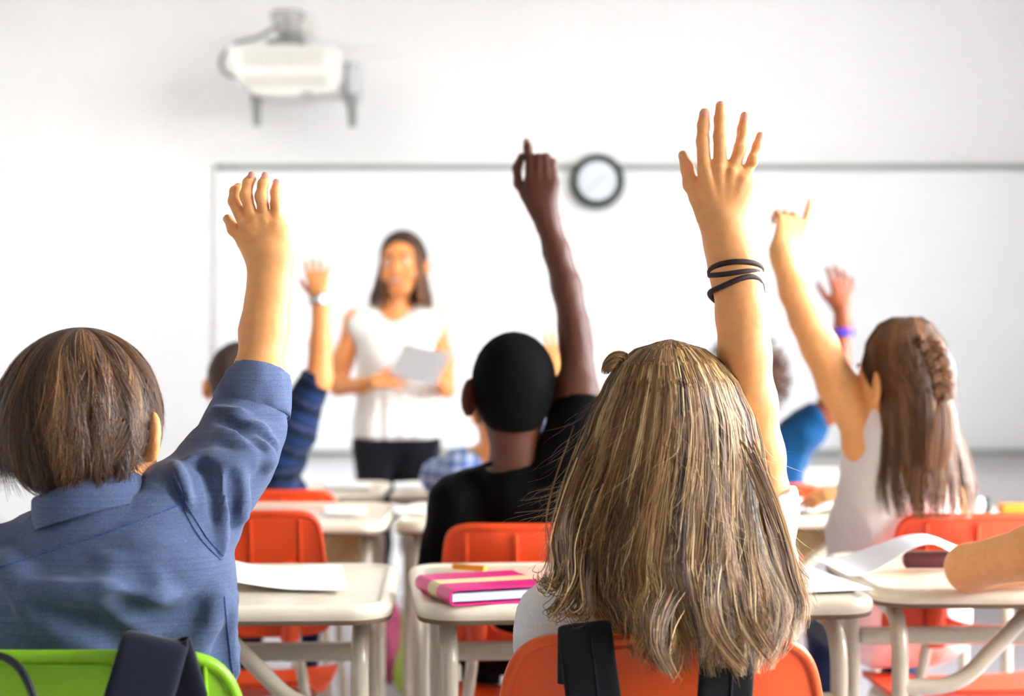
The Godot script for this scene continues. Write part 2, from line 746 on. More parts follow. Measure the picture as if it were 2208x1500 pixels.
	M.strap = cloth(Color(0.03, 0.03, 0.035), Color(0.045, 0.045, 0.05), 0.02, 49, 0.15)
	M.strap_navy = cloth(Color(0.05, 0.055, 0.11), Color(0.09, 0.10, 0.17), 0.02, 50, 0.15)
	M.lime = plain(Color(0.62, 0.72, 0.12), 0.6)
	M.magenta = plain(Color(0.62, 0.16, 0.34), 0.6)
	M.maroon = plain(Color(0.34, 0.09, 0.14), 0.6)
	M.leather = grained(Color(0.15, 0.06, 0.06), Color(0.21, 0.085, 0.085), 0.7, 0.02, 0.1, 51, 0.02)
	M.hair = hair_mat()
	M.crop = grained(Color(0.006, 0.005, 0.006), Color(0.05, 0.045, 0.045), 0.8, 0.02, 0.25, 52, 0.25)
	M.crop.metallic_specular = 0.2
	M.crop_brown = grained(Color(0.17, 0.10, 0.06), Color(0.32, 0.20, 0.12), 0.6, 0.03, 0.2, 53, 0.1)
	M.hair_base_blond = grained(Color(0.25, 0.15, 0.08), Color(0.34, 0.22, 0.12), 0.6, 0.03, 0.2, 54)
	M.hair_base_brown = grained(Color(0.13, 0.08, 0.05), Color(0.22, 0.14, 0.085), 0.6, 0.03, 0.2, 55)
	M.eye = plain(Color(0.9, 0.9, 0.9), 0.2)
	M.lip = plain(Color(0.75, 0.33, 0.3), 0.4)
	M.shoe = plain(Color(0.12, 0.12, 0.14), 0.6)
	M.purple = plain(Color(0.42, 0.22, 0.72), 0.4)
	M.violet_blue = plain(Color(0.22, 0.25, 0.78), 0.4)
	# plaid and marbled cloth for two shirts in the third row
	var im := Image.create(64, 64, false, Image.FORMAT_RGB8)
	for y in 64:
		for x in 64:
			var c := Color(0.80, 0.85, 0.93)
			if x % 32 < 14:
				c = c * Color(0.62, 0.70, 0.86)
			if y % 32 < 14:
				c = c * Color(0.62, 0.70, 0.86)
			im.set_pixel(x, y, c)
	M.plaid = plain(Color.WHITE, 0.85)
	M.plaid.albedo_texture = ImageTexture.create_from_image(im)
	M.plaid.uv1_triplanar = true
	M.plaid.uv1_scale = Vector3.ONE / 0.07

# ---------------------------------------------------------------- the room: x -3.4 to 3.0, z -7.5 to 2.2, 3 m high

const WALL := -7.5
const RIGHT := 3.0
const LEFT := -3.4
const HIGH := 3.0
const REAR := 2.2

func build_room() -> void:
	var mid_x := (LEFT + RIGHT) / 2
	var mid_z := (WALL + REAR) / 2
	var wide := RIGHT - LEFT
	var deep := REAR - WALL
	struct("floor", box_mesh(Vector3(mid_x, -0.1, mid_z), Vector3(wide + 0.6, 0.2, deep + 0.6), 0.001), M.floor)
	struct("ceiling", box_mesh(Vector3(mid_x, HIGH + 0.1, mid_z), Vector3(wide + 0.6, 0.2, deep + 0.6), 0.001), M.ceiling)
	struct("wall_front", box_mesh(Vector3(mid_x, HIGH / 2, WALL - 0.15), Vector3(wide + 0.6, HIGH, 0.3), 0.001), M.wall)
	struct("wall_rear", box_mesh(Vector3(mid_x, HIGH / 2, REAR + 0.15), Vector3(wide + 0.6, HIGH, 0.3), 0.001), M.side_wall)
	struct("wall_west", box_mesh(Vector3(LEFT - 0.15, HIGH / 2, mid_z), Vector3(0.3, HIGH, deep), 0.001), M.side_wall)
	# window wall: sill wall, lintel and piers round four openings
	var g := Geo.new()
	var sill := 0.85
	var head := 2.8
	g.box(Vector3(RIGHT + 0.15, sill / 2, mid_z), Vector3(0.3, sill, deep), 0.001)
	g.box(Vector3(RIGHT + 0.15, (HIGH + head) / 2, mid_z), Vector3(0.3, HIGH - head, deep), 0.001)
	var n := 4
	var pier := 0.25
	var solid := 2.9   # the wall beside and behind the camera has no window
	var front := 2.5   # blind stretch beside the whiteboard
	var w := (deep - solid - front - pier * (n - 1)) / n
	g.box(Vector3(RIGHT + 0.15, (sill + head) / 2, WALL + front / 2), Vector3(0.3, head - sill, front), 0.001)
	g.box(Vector3(RIGHT + 0.15, (sill + head) / 2, REAR - solid / 2), Vector3(0.3, head - sill, solid), 0.001)
	for i in n - 1:
		g.box(Vector3(RIGHT + 0.15, (sill + head) / 2, WALL + front + w + pier / 2 + i * (w + pier)), Vector3(0.3, head - sill, pier), 0.001)
	struct("wall_east", g.mesh(), M.wall)
	for i in n:
		var z := WALL + front + i * (w + pier) + w / 2
		var c := Vector3(RIGHT + 0.2, (sill + head) / 2, z)
		var f := Geo.new()
		for s in [-1, 1]:
			f.box(c + Vector3(0, s * ((head - sill) / 2 - 0.025), 0), Vector3(0.07, 0.05, w))
			f.box(c + Vector3(0, 0, s * (w / 2 - 0.025)), Vector3(0.07, head - sill - 0.1, 0.05))
		f.box(c, Vector3(0.07, head - sill - 0.1, 0.06))
		var o := struct("window_%d" % (i + 1), f.mesh(), M.window_frame)
		for s in [-1, 1]:
			obj("pane", box_mesh(c + Vector3(0, 0, s * w / 4), Vector3(0.006, head - sill - 0.1, w / 2 - 0.05), 0.001), M.glass, o)
		obj("window_sill", box_mesh(Vector3(RIGHT - 0.03, sill + 0.015, z), Vector3(0.16, 0.03, w + 0.1), 0.008), M.window_frame, o)
	struct("baseboard_front", box_mesh(Vector3(mid_x, 0.05, WALL + 0.008), Vector3(wide, 0.1, 0.016), 0.004), M.window_frame)
	struct("baseboard_west", box_mesh(Vector3(LEFT + 0.008, 0.05, mid_z), Vector3(0.016, 0.1, deep), 0.004), M.window_frame)

# a long lamp under the ceiling that washes the whiteboard wall; its light sits just in front of its glowing face
func board_lamp(x: float) -> void:
	var o := thing("ceiling_lamp", "long white lamp under the ceiling before the whiteboard, %s" % ("nearer the windows" if x > 0 else "farther from the windows"), "lamp", Vector3(x, HIGH, -5.4), 0.0, "board lamps")
	var tilt := Basis(Vector3.RIGHT, deg_to_rad(-38))   # its face looks down and towards the board
	var g := Geo.new()
	g.box(Vector3(0, -0.09, 0), Vector3(1.9, 0.16, 0.06), 0.01, tilt)
	obj("housing", g.mesh(), M.window_frame, o)
	var c := Vector3(0, -0.09, 0) + tilt * Vector3(0, 0, -0.034)
	g = Geo.new()
	g.box(c, Vector3(1.86, 0.13, 0.008), 0.003, tilt)
	obj("glowing_face", g.mesh(), M.lamp_glow, o)
	for s in [-0.7, 0.7]:
		obj("hanger", tube_mesh([Vector3(s, 0, 0), Vector3(s, -0.09, 0)], 0.008, 8), M.grey_metal, o)
	var l := AreaLight3D.new()
	l.name = "lamp_light"
	l.area_size = Vector2(1.86, 0.13)
	l.light_color = Color(1.0, 0.99, 0.97)
	l.light_energy = BOARD_LAMP
	l.area_range = 20.0
	l.shadow_enabled = true
	l.transform = Transform3D(tilt, Vector3(0, -0.09, 0) + tilt * Vector3(0, 0, -0.042))
	o.add_child(l)

const BOARD_LAMP := 0.5

func build_wall_things() -> void:
	board_lamp(-2.0)
	board_lamp(0.75)
	var d := 7.47
	# whiteboard
	var tl := at(465, 362, d)
	var br := at(2290, 973, d)
	var c := (tl + br) / 2
	var sz := Vector3(br.x - tl.x, tl.y - br.y, 0.02)
	var wb := thing("whiteboard", "long white writing board with grey top rail on the front wall", "whiteboard", Vector3(c.x, br.y, WALL))
	obj("panel", box_mesh(Vector3(0, sz.y / 2, 0.016), sz, 0.003), M.board, wb)
	obj("top_rail", box_mesh(Vector3(0, sz.y + 0.004, 0.022), Vector3(sz.x, 0.028, 0.034), 0.004), M.rail, wb)
	obj("side_rail", box_mesh(Vector3(-sz.x / 2, sz.y / 2, 0.013), Vector3(0.008, sz.y, 0.022), 0.003), M.board, wb)
	obj("side_rail", box_mesh(Vector3(sz.x / 2, sz.y / 2, 0.013), Vector3(0.008, sz.y, 0.022), 0.003), M.board, wb)
	var tray := Geo.new()
	tray.box(Vector3(0, -0.006, 0.045), Vector3(sz.x, 0.016, 0.085), 0.004)
	tray.box(Vector3(0, 0.006, 0.086), Vector3(sz.x, 0.02, 0.008), 0.003)
	obj("pen_tray", tray.mesh(), M.rail, wb)
	for x in [0.02, 0.09]:
		obj("hook", box_mesh(Vector3(-sz.x / 2 + x, sz.y + 0.005, 0.045), Vector3(0.02, 0.02, 0.02), 0.005), M.grey_metal, wb)
	# wall clock
	var cc := at(1288, 389, 7.42)
	var clock := thing("wall_clock", "round wall clock with a dark green rim and white face", "clock", Vector3(cc.x, cc.y, WALL + 0.041))
	var fr := Transform3D(Basis(Vector3.RIGHT, PI / 2), Vector3.ZERO)
	var r := size_of(58, 7.42)
	var g := Geo.new()
	g.lathe([Vector2(r - 0.031, 0.03), Vector2(r - 0.027, 0.042), Vector2(r - 0.012, 0.048), Vector2(r - 0.002, 0.042), Vector2(r, 0.028), Vector2(r, 0.0), Vector2(0.0, 0.0)], fr, 48)
	obj("rim", g.mesh(), M.clock_rim, clock)
	g = Geo.new()
	g.lathe([Vector2(0.0, 0.031), Vector2(r - 0.02, 0.031), Vector2(r - 0.02, 0.02)], fr, 48)
	obj("face", g.mesh(), M.clock_face, clock)
	for k in 12:
		var a := TAU * k / 12
		var t := Geo.new()
		t.box(Vector3.ZERO, Vector3(0.003, 0.009, 0.001), 0.0004)
		var o := obj("hour_mark", t.mesh(), M.grey_metal, clock, Vector3(sin(a), cos(a), 0) * (r - 0.04) + Vector3(0, 0, 0.0315))
		o.rotation.z = -a
	for h in [[0.045, 0.006, 1.1], [0.07, 0.004, 3.9]]:
		var o := obj("hand", box_mesh(Vector3(0, h[0] / 2, 0), Vector3(h[1], h[0], 0.001), 0.0004), M.rail, clock, Vector3(0, 0, 0.034))
		o.rotation.z = -h[2]
	# projector on its wall arm
	d = 7.1
	var base := at(620, 160, d)
	var pj := thing("projector", "white ceiling projector with vent grille hanging above the whiteboard", "projector", base)
	var p := func(x: float, y: float, dz := 0.0) -> Vector3: return at(x, y, d) - base + Vector3(0, 0, dz)
	var body := Geo.new()
	var rows := []
	for z in [-0.13, -0.125, -0.1, 0.0, 0.1, 0.125, 0.13]:
		var ins: float = 0.014 if absf(z) > 0.128 else (0.004 if absf(z) > 0.12 else 0.0)
		var loop := []
		for q in [[500, 108], [620, 105], [738, 110], [744, 130], [742, 175], [735, 208], [680, 212], [655, 220], [600, 220], [555, 214], [522, 190], [508, 165], [497, 130]]:
			var v: Vector3 = p.call(q[0], q[1], z)
			loop.append(v - Vector3(v.x, v.y, 0).normalized() * ins)
		rows.append(loop)
	body.grid(rows, true, true)
	body.fan(rows[0])
	body.fan(rows[6], true)
	obj("housing", body.mesh(), M.white_plastic, pj)
	var vent := Geo.new()
	for k in 22:
		vent.box(p.call(536 + k * 7.8, 135, 0.131), Vector3(0.008, 0.075, 0.006), 0.002)
	var vent_back := obj("grille", vent.mesh(), M.beige_plastic, pj)
	vent_back.set_meta("kind", "stuff")
	obj("front_panel", box_mesh(p.call(622, 185, 0.132), Vector3(0.36, 0.05, 0.006), 0.003), M.beige_plastic, pj)
	obj("indicator", box_mesh(p.call(668, 212, 0.12), Vector3(0.05, 0.014, 0.03), 0.004), M.grey_metal, pj)
	var lensb := Geo.new()
	lensb.lathe([Vector2(0.0, 0.09), Vector2(0.03, 0.09), Vector2(0.038, 0.08), Vector2(0.04, 0.0), Vector2(0.04, -0.08), Vector2(0.03, -0.09), Vector2(0.0, -0.09)], Transform3D(Basis.IDENTITY, p.call(760, 180)), 20)
	obj("lens_barrel", lensb.mesh(), M.lens_grey, pj)
	obj("lens_cap", box_mesh(p.call(759, 143), Vector3(0.05, 0.016, 0.07), 0.006), M.dark, pj)
	var mount := Geo.new()
	mount.lathe([Vector2(0.0, 0.05), Vector2(0.075, 0.05), Vector2(0.075, 0.03), Vector2(0.05, -0.03), Vector2(0.045, -0.07), Vector2(0.0, -0.07)], Transform3D(Basis.IDENTITY, p.call(620, 52)), 8)
	obj("mount_head", mount.mesh(), M.silver, pj)
	obj("mount_plate", box_mesh(p.call(620, 96), Vector3(0.16, 0.02, 0.16), 0.004), M.grey_metal, pj)
	obj("mount_joint", box_mesh(p.call(626, 82), Vector3(0.1, 0.03, 0.08), 0.008), M.grey_metal, pj)
	var arm_end := Vector3(0, 0.25, WALL - base.z)
	obj("wall_arm", tube_mesh([p.call(620, 48), arm_end + Vector3(0, 0, 0.02)], 0.025, 12), M.silver, pj)
	obj("wall_plate", box_mesh(arm_end + Vector3(0, 0, 0.008), Vector3(0.12, 0.2, 0.016), 0.004), M.white_plastic, pj)
	for x in [[557, 205, 274], [762, 205, 276]]:
		obj("speaker_arm", tube_mesh([p.call(x[0] - 2, x[1], 0.03), p.call(x[0], x[2], 0.03)], [0.026, 0.016], 10), M.grey_metal, pj)
	obj("cable", tube_mesh(smooth_path([p.call(596, 62, 0.03), p.call(560, 85, 0.05), p.call(512, 100, 0.06), p.call(482, 130, 0.05), p.call(486, 158, 0.04), p.call(515, 172, 0.03)]), 0.009, 8), M.grey_metal, pj)

# ---------------------------------------------------------------- desks and chairs

func make_desk(shelf: bool, DESK: float) -> Node3D:
	var o := Node3D.new()
	var w := 0.72
	var d := 0.50
	# moulded top with a raised rim
	var g := Geo.new()
	var prof := [[0.026, DESK - 0.0035], [0.0235, DESK - 0.003], [0.021, DESK - 0.0012], [0.018, DESK], [0.012, DESK], [0.006, DESK - 0.0018], [0.002, DESK - 0.006], [0.0, DESK - 0.012], [0.0005, DESK - 0.018], [0.003, DESK - 0.023]]
	var rows := []
	for q in prof:
		rows.append(round_rect(w, d, 0.065, q[0], q[1]))
	g.grid(rows, true)
	g.fan(rows[0], true)
	obj("desktop", g.mesh(), M.top, o)
	g = Geo.new()
	rows = [round_rect(w, d, 0.065, 0.003, DESK - 0.0225), round_rect(w, d, 0.065, 0.002, DESK - 0.025), round_rect(w, d, 0.065, 0.004, DESK - 0.030)]
	g.grid(rows, true)
	g.fan(rows[0], true)
	g.fan(rows[2])
	obj("underside", g.mesh(), M.under, o)
	# side frames: each an upside-down U of oval tube; rails, braces and feet
	for s in [-1.0, 1.0]:
		var x: float = s * (w / 2 - 0.052)
		var zf := 0.185
		var zr := -0.19
		var top := DESK - 0.046
		obj("leg", tube_mesh(bent_path([Vector3(x, 0.012, zf), Vector3(x, top, zf), Vector3(x, top, zr), Vector3(x, 0.012, zr)], 0.075, 8), 0.0155, 14, 0.9, Vector3.RIGHT), M.steel, o)
		for z in [zf, zr]:
			obj("foot", tube_mesh([Vector3(x, 0.0, z), Vector3(x, 0.02, z)], 0.019, 12), M.rubber, o)
		var brace := bent_path([Vector3(x, 0.594, zf), Vector3(x - s * 0.095, 0.594, zf), Vector3(x - s * 0.235, DESK - 0.035, zf - 0.03)], 0.05, 6)
		obj("brace", tube_mesh(brace, 0.0135, 12), M.steel, o)
	obj("crossbar", box_mesh(Vector3(0, 0.612, -0.19), Vector3(w - 0.13, 0.034, 0.022), 0.008), M.steel, o)
	if shelf:
		var t := Geo.new()
		t.box(Vector3(0, DESK - 0.1, -0.05), Vector3(w - 0.16, 0.012, 0.34), 0.003)
		t.box(Vector3(0, DESK - 0.068, 0.115), Vector3(w - 0.16, 0.075, 0.012), 0.003)
		for s in [-1, 1]:
			t.box(Vector3(s * (w / 2 - 0.085), DESK - 0.068, -0.05), Vector3(0.012, 0.075, 0.34), 0.003)
		obj("book_shelf", t.mesh(), M.tray, o)
	return o

func build_desks() -> void:
	# near edge's middle: x, distance, turn, shelf, label
	var spots := [
		[-0.540, 2.43, 2.5, false, 0.762, "cream school desk with curled white paper beside the boy in blue"],
		[0.2165, 2.47, 5.5, false, 0.762, "cream school desk with the pink notebook behind the long-haired girl"],
		[0.945, 2.60, 0.0, false, 0.762, "cream school desk that the bare elbow rests on"],
		[-0.645, 3.70, 0.0, true, 0.752, "cream school desk behind the empty orange chair"],
		[0.088, 3.70, 0.0, true, 0.752, "cream school desk of the boy in the black T-shirt"],
		[0.90, 3.90, 0.0, true, 0.741, "cream school desk of the girl with the braid"],
		[-0.738, 4.66, 0.0, false, 0.729, "cream school desk of the boy in the striped navy jumper"],
		[0.005, 4.66, 0.0, false, 0.729, "cream school desk under the light blue plaid sleeve"],
		[0.86, 5.15, 0.0, false, 0.735, "cream school desk farthest back by the blue sleeve"]]
	var first := {}
	for s in spots:
		var o: Node3D
		if first.has(s[4]):
			o = first[s[4]].duplicate()
		else:
			o = make_desk(s[3], s[4])
			first[s[4]] = o
		o.name = numbered("school_desk")
		add_child(o)
		var turn := deg_to_rad(s[2])
		o.rotation.y = turn
		o.position = Vector3(s[0], 0, -s[1]) + Basis(Vector3.UP, turn) * Vector3(0, 0, -0.25)
		tag(o, s[5], "desk", "school desks")

func chair_surface(x: float, y: float, top: float) -> Vector3:   # the sheet of a chair's back
	var lean := 0.03 + (y - 0.46) * 0.16
	return Vector3(x, y, 0.165 + lean - 1.1 * x * x)

func make_chair(kind: String, mat: Material, top: float, wide: float) -> Node3D:
	var o := Node3D.new()
	var low := 0.50 if kind == "smooth" else 0.585
	var yc := (top + low) / 2
	var hh := (top - low) / 2
	var n := 72
	var edge := func(cx: float, cy: float) -> Vector3:
		var y := yc + cy * hh
		var half: float = wide / 2 + (top - y) * (0.16 if kind == "smooth" else 0.1)
		return chair_surface(cx * half, y, top)
	var outer := super_loop(n, 7.0 if kind == "smooth" else 10.0, edge)
	var hole := func(cx: float, cy: float) -> Vector3:
		if kind == "open":
			return chair_surface(cx * 0.115, low + 0.062 + cy * 0.038, top)
		return chair_surface(cx * 0.004, yc + cy * 0.004, top)
	var inner := super_loop(n, 3.0, hole)
	var g := Geo.new()
	for side in [1.0, -1.0]:
		var rows := []
		for r in 9:
			var loop := []
			for i in n:
				var q: Vector3 = outer[i].lerp(inner[i], r / 8.0)
				var p := chair_surface(q.x, q.y, top)
				loop.append(p + Vector3(0, 0, 0.003 * side))
			rows.append(loop)
		g.grid(rows, true, side < 0)
	obj("backrest", g.mesh(), mat, o)
	# rolled rim, and the rim of the opening
	var back: Node3D = o.get_node("backrest")
	var ring := outer.duplicate()
	ring.append(outer[0])
	ring.append(outer[1])
	obj("rim", tube_mesh(ring, 0.0075, 8), mat, back)
	if kind == "open":
		ring = inner.duplicate()
		ring.append(inner[0])
		ring.append(inner[1])
		obj("opening_rim", tube_mesh(ring, 0.006, 8), mat, back)
	if kind != "smooth":
		for x in [-0.155, -0.062, 0.062, 0.155]:
			var path := []
			for k in 7:
				var y := lerpf(low + 0.015 if absf(x) > 0.1 else low + 0.11, top - 0.012, k / 6.0)
				path.append(chair_surface(x, y, top) + Vector3(0, 0, 0.004))
			obj("rib", tube_mesh(path, 0.0045, 8), mat, back)
		for x in [-0.135, 0.135]:
			var p := chair_surface(x, low + 0.1, top)
			obj("socket", tube_mesh([p + Vector3(0, 0.045, 0.012), p + Vector3(0, 0.04, 0.014), p + Vector3(0, -0.11, 0.004)], [0.008, 0.019, 0.019], 12), mat, back)
	else:
		for x in ([-0.152, 0.152] if wide > 0.35 else []):
			var path := []
			for k in 7:
				path.append(chair_surface(x, lerpf(low + 0.03, top - 0.012, k / 6.0), top) + Vector3(0, 0, 0.004))
			obj("rib", tube_mesh(path, 0.0035, 8), mat, back)
		# the pressed square in the middle of the back
		var loop := super_loop(40, 8.0, func(cx: float, cy: float) -> Vector3: return chair_surface(cx * 0.065, top - 0.052 + cy * 0.043, top) + Vector3(0, 0, 0.0028))
		loop.append(loop[0])
		loop.append(loop[1])
		obj("pressed_square", tube_mesh(loop, 0.0014, 6), mat, back)
	# seat: a dished shell with a rolled front
	g = Geo.new()
	var rows := []
	for r in 7:
		var loop := super_loop(48, 5.0, func(cx: float, cy: float) -> Vector3:
			var t := 1.0 - r / 6.0
			var x: float = cx * 0.195 * t
			var z: float = cy * 0.19 * t - 0.005
			return Vector3(x, 0.452 + 0.35 * x * x - 0.02 * smoothstep(-0.1, -0.2, z) + 0.03 * smoothstep(0.12, 0.19, z), z))
		rows.append(loop)
	g.grid(rows, true, true)
	var under := []
	for loop in rows:
		var l2 := []
		for p in loop:
			l2.append(p - Vector3(0, 0.012, 0))
		under.append(l2)
	g.grid(under, true, false)
	g.grid([rows[0], under[0]], true)
	obj("seat", g.mesh(), mat, o)
	for s in [-1.0, 1.0]:
		var p := chair_surface(s * 0.135, low + 0.06, top)
		obj("leg", tube_mesh(bent_path([Vector3(s * 0.185, 0.01, 0.235), Vector3(s * 0.165, 0.40, 0.15), p + Vector3(0, 0, 0.004)], 0.06), 0.0115, 12), M.steel, o)
		obj("leg", tube_mesh(bent_path([Vector3(s * 0.185, 0.01, -0.19), Vector3(s * 0.165, 0.425, -0.13), Vector3(s * 0.165, 0.425, 0.15)], 0.04), 0.0115, 12), M.steel, o)
		for z in [0.235, -0.19]:
			obj("foot", tube_mesh([Vector3(s * 0.185, 0, z), Vector3(s * 0.185, 0.025, z)], 0.014, 10), M.rubber, o)
	obj("stretcher", tube_mesh([Vector3(-0.16, 0.425, 0.1), Vector3(0.16, 0.425, 0.1)], 0.009, 10), M.steel, o)
	return o

func build_chairs() -> void:
	# shape, colour, height of the back, width, place of the back's top middle (x, distance), turn, label
	var spots := [
		["smooth", M.green, 0.822, 0.352, at(122, 1420, 1.72), 0, "lime green chair with the navy strap behind the boy in blue"],
		["smooth", M.orange, 0.812, 0.345, at(1432, 1385, 1.872), -1, "bright orange chair hung with two black straps, nearest"],
		["open", M.red, 0.819, 0.375, at(1186, 1133, 2.99), 0, "orange-red chair of the boy in the black T-shirt"],
		["solid", M.red, 0.826, 0.375, at(470, 1108, 3.16), 0, "empty orange-red chair facing the cream desk in the second row"],
		["open", M.coral, 0.826, 0.40, at(2180, 1112, 3.10), 2, "coral red chair behind the girl with the braid"],
		["solid", M.red, 0.772, 0.375, at(558, 1063, 4.24), 0, "orange-red chair of the boy in the striped jumper"],
		["solid", M.red, 0.772, 0.375, Vector3(0.02, 0, -4.26), 0, "orange-red chair hidden behind the boy in the black T-shirt"],
		["solid", M.red, 0.772, 0.375, Vector3(0.66, 0, -4.44), 0, "orange-red chair of the curly-haired child in blue"],
		["open", M.orange, 0.826, 0.375, Vector3(0.98, 0, -1.95), 0, "orange chair of the child leaning on one elbow"]]
	for s in spots:
		var o := make_chair(s[0], s[1], s[2], s[3])
		o.name = numbered("school_chair")
		add_child(o)
		var turn := deg_to_rad(s[5])
		var c := chair_surface(0, s[2], s[2])
		o.rotation.y = turn
		o.position = Vector3(s[4].x, 0, s[4].z) - Basis(Vector3.UP, turn) * Vector3(0, 0, c.z)
		tag(o, s[6], "chair", "moulded school chairs")

# ---------------------------------------------------------------- people: shared anatomy

func px(f: Field, list: Array, k: float, n := Vector3.ZERO, s := 1.0) -> void:   # list of [x, y, distance, radius], measured from the lens
	for i in list.size() - 1:
		var p: Array = list[i]
		var q: Array = list[i + 1]
		f.cap(at(p[0], p[1], p[2]), at(q[0], q[1], q[2]), size_of(p[3], p[2]), size_of(q[3], q[2]), k, n, s)

func head(f: Field, c: Vector3, fr: Basis, s: float, ear := 1.0) -> void:
	var w := func(x: float, y: float, z: float) -> Vector3: return c + fr * Vector3(x, y, z) * s
	f.ball(c, fr, Vector3(0.071, 0.083, 0.088) * s, 0.02)
	f.ball(w.call(0, -0.052, -0.036), fr, Vector3(0.056, 0.07, 0.056) * s, 0.03 * s)
	f.cap(w.call(-0.016, -0.108, -0.07), w.call(0.016, -0.108, -0.07), 0.017 * s, -1, 0.03 * s)
	for q in [-1.0, 1.0]:
		f.ball(w.call(q * 0.036, -0.055, -0.07), fr, Vector3(0.022, 0.02, 0.018) * s, 0.02 * s)
		f.ball(w.call(q * 0.03, -0.012, -0.102), fr, Vector3(0.016, 0.009, 0.012) * s, 0.012 * s, true)
	f.cap(w.call(0, -0.02, -0.09), w.call(0, -0.048, -0.104), 0.007 * s, 0.011 * s, 0.012 * s)
	for q in [-1.0, 1.0]:
		f.cap(w.call(q * 0.01, -0.05, -0.1), w.call(q * 0.012, -0.05, -0.098), 0.007 * s, -1, 0.006 * s)
	f.cap(w.call(-0.018, -0.075, -0.09), w.call(0.018, -0.075, -0.09), 0.008 * s, -1, 0.01 * s)
	for q in [-1.0, 1.0]:
		var e := fr * Basis(Vector3.UP, q * 0.6) * Basis(Vector3.RIGHT, -0.15)
		f.ball(w.call(q * 0.081, -0.028, 0.013), e, Vector3(0.008, 0.031 * ear, 0.019 * ear) * s, 0.008 * s)
		f.ball(w.call(q * 0.079, -0.048, 0.006), e, Vector3(0.007, 0.012, 0.01) * s, 0.006 * s)
		f.ball(w.call(q * 0.09, -0.024, 0.004), e, Vector3(0.005, 0.018, 0.009) * s, 0.005 * s, true)

func face_parts(parent: Node3D, c: Vector3, fr: Basis, s: float, brow: Color, smile := 0.3) -> void:
	var w := func(x: float, y: float, z: float) -> Vector3: return c + fr * Vector3(x, y, z) * s - parent.position
	for q in [-1.0, 1.0]:
		var g := Geo.new()
		var at0: Vector3 = w.call(q * 0.03, -0.013, -0.08)
		var eye_frame := Transform3D(fr * Basis(Vector3.RIGHT, -PI / 2) * Basis.from_scale(Vector3(1.25, 1, 0.8)), at0)
		var prof := []
		for k in 9:
			prof.append(Vector2(sin(PI * k / 8.0) * 0.0105 * s + 0.00001, cos(PI * k / 8.0) * 0.0105 * s))
		g.lathe(prof, eye_frame, 14)
		var eye := obj("eye", g.mesh(), M.eye, parent)
		g = Geo.new()
		g.lathe([Vector2(0.00001, 0.0112 * s), Vector2(0.0035 * s, 0.0108 * s), Vector2(0.0055 * s, 0.0094 * s)], eye_frame, 14)
		obj("iris", g.mesh(), M.leather, eye)
		var b := []
		for k in 6:
			var x := lerpf(0.013, 0.048, k / 5.0)
			b.append(w.call(q * x, 0.006 + 0.006 * sin(PI * k / 5.0), -0.095 + x * x * 9.0))
		var bm := plain(brow, 0.7)
		obj("eyebrow", tube_mesh(b, [0.0025 * s, 0.0035 * s, 0.0035 * s, 0.003 * s, 0.002 * s, 0.001 * s], 6), bm, parent)
	var lip := []
	for k in 7:
		var x := lerpf(-0.022, 0.022, k / 6.0)
		lip.append(w.call(x, -0.077 + smile * 18.0 * x * x, -0.0995 + x * x * 16.0))
	obj("lips", tube_mesh(lip, [0.001 * s, 0.0035 * s, 0.0045 * s, 0.0045 * s, 0.0045 * s, 0.0035 * s, 0.001 * s], 8), M.lip, parent)

func torso(f: Field, hip: Vector3, neck: Vector3, shl: Vector3, shr: Vector3, g: float, flat := 0.8) -> void:
	var mid := hip.lerp(neck, 0.5)
	f.cap(hip - Vector3(0.05, 0, 0), hip + Vector3(0.05, 0, 0), 0.085 + g, -1, 0.03, Vector3.BACK, 0.9)
	for i in 2:
		var s: float = [-1.0, 1.0][i]
		var sh: Vector3 = [shl, shr][i]
		var x := Vector3(s * 0.045, 0, 0)
		f.cap(hip + x, mid + x, 0.08 + g, 0.076 + g, 0.03, Vector3.BACK, flat)
		f.cap(mid + x, sh.lerp(neck, 0.45) - Vector3(0, 0.06, 0), 0.076 + g, 0.068 + g, 0.04, Vector3.BACK, flat + 0.05)
		f.cap(neck - Vector3(0, 0.015, 0), sh, 0.03 + g, 0.038 + g, 0.05)

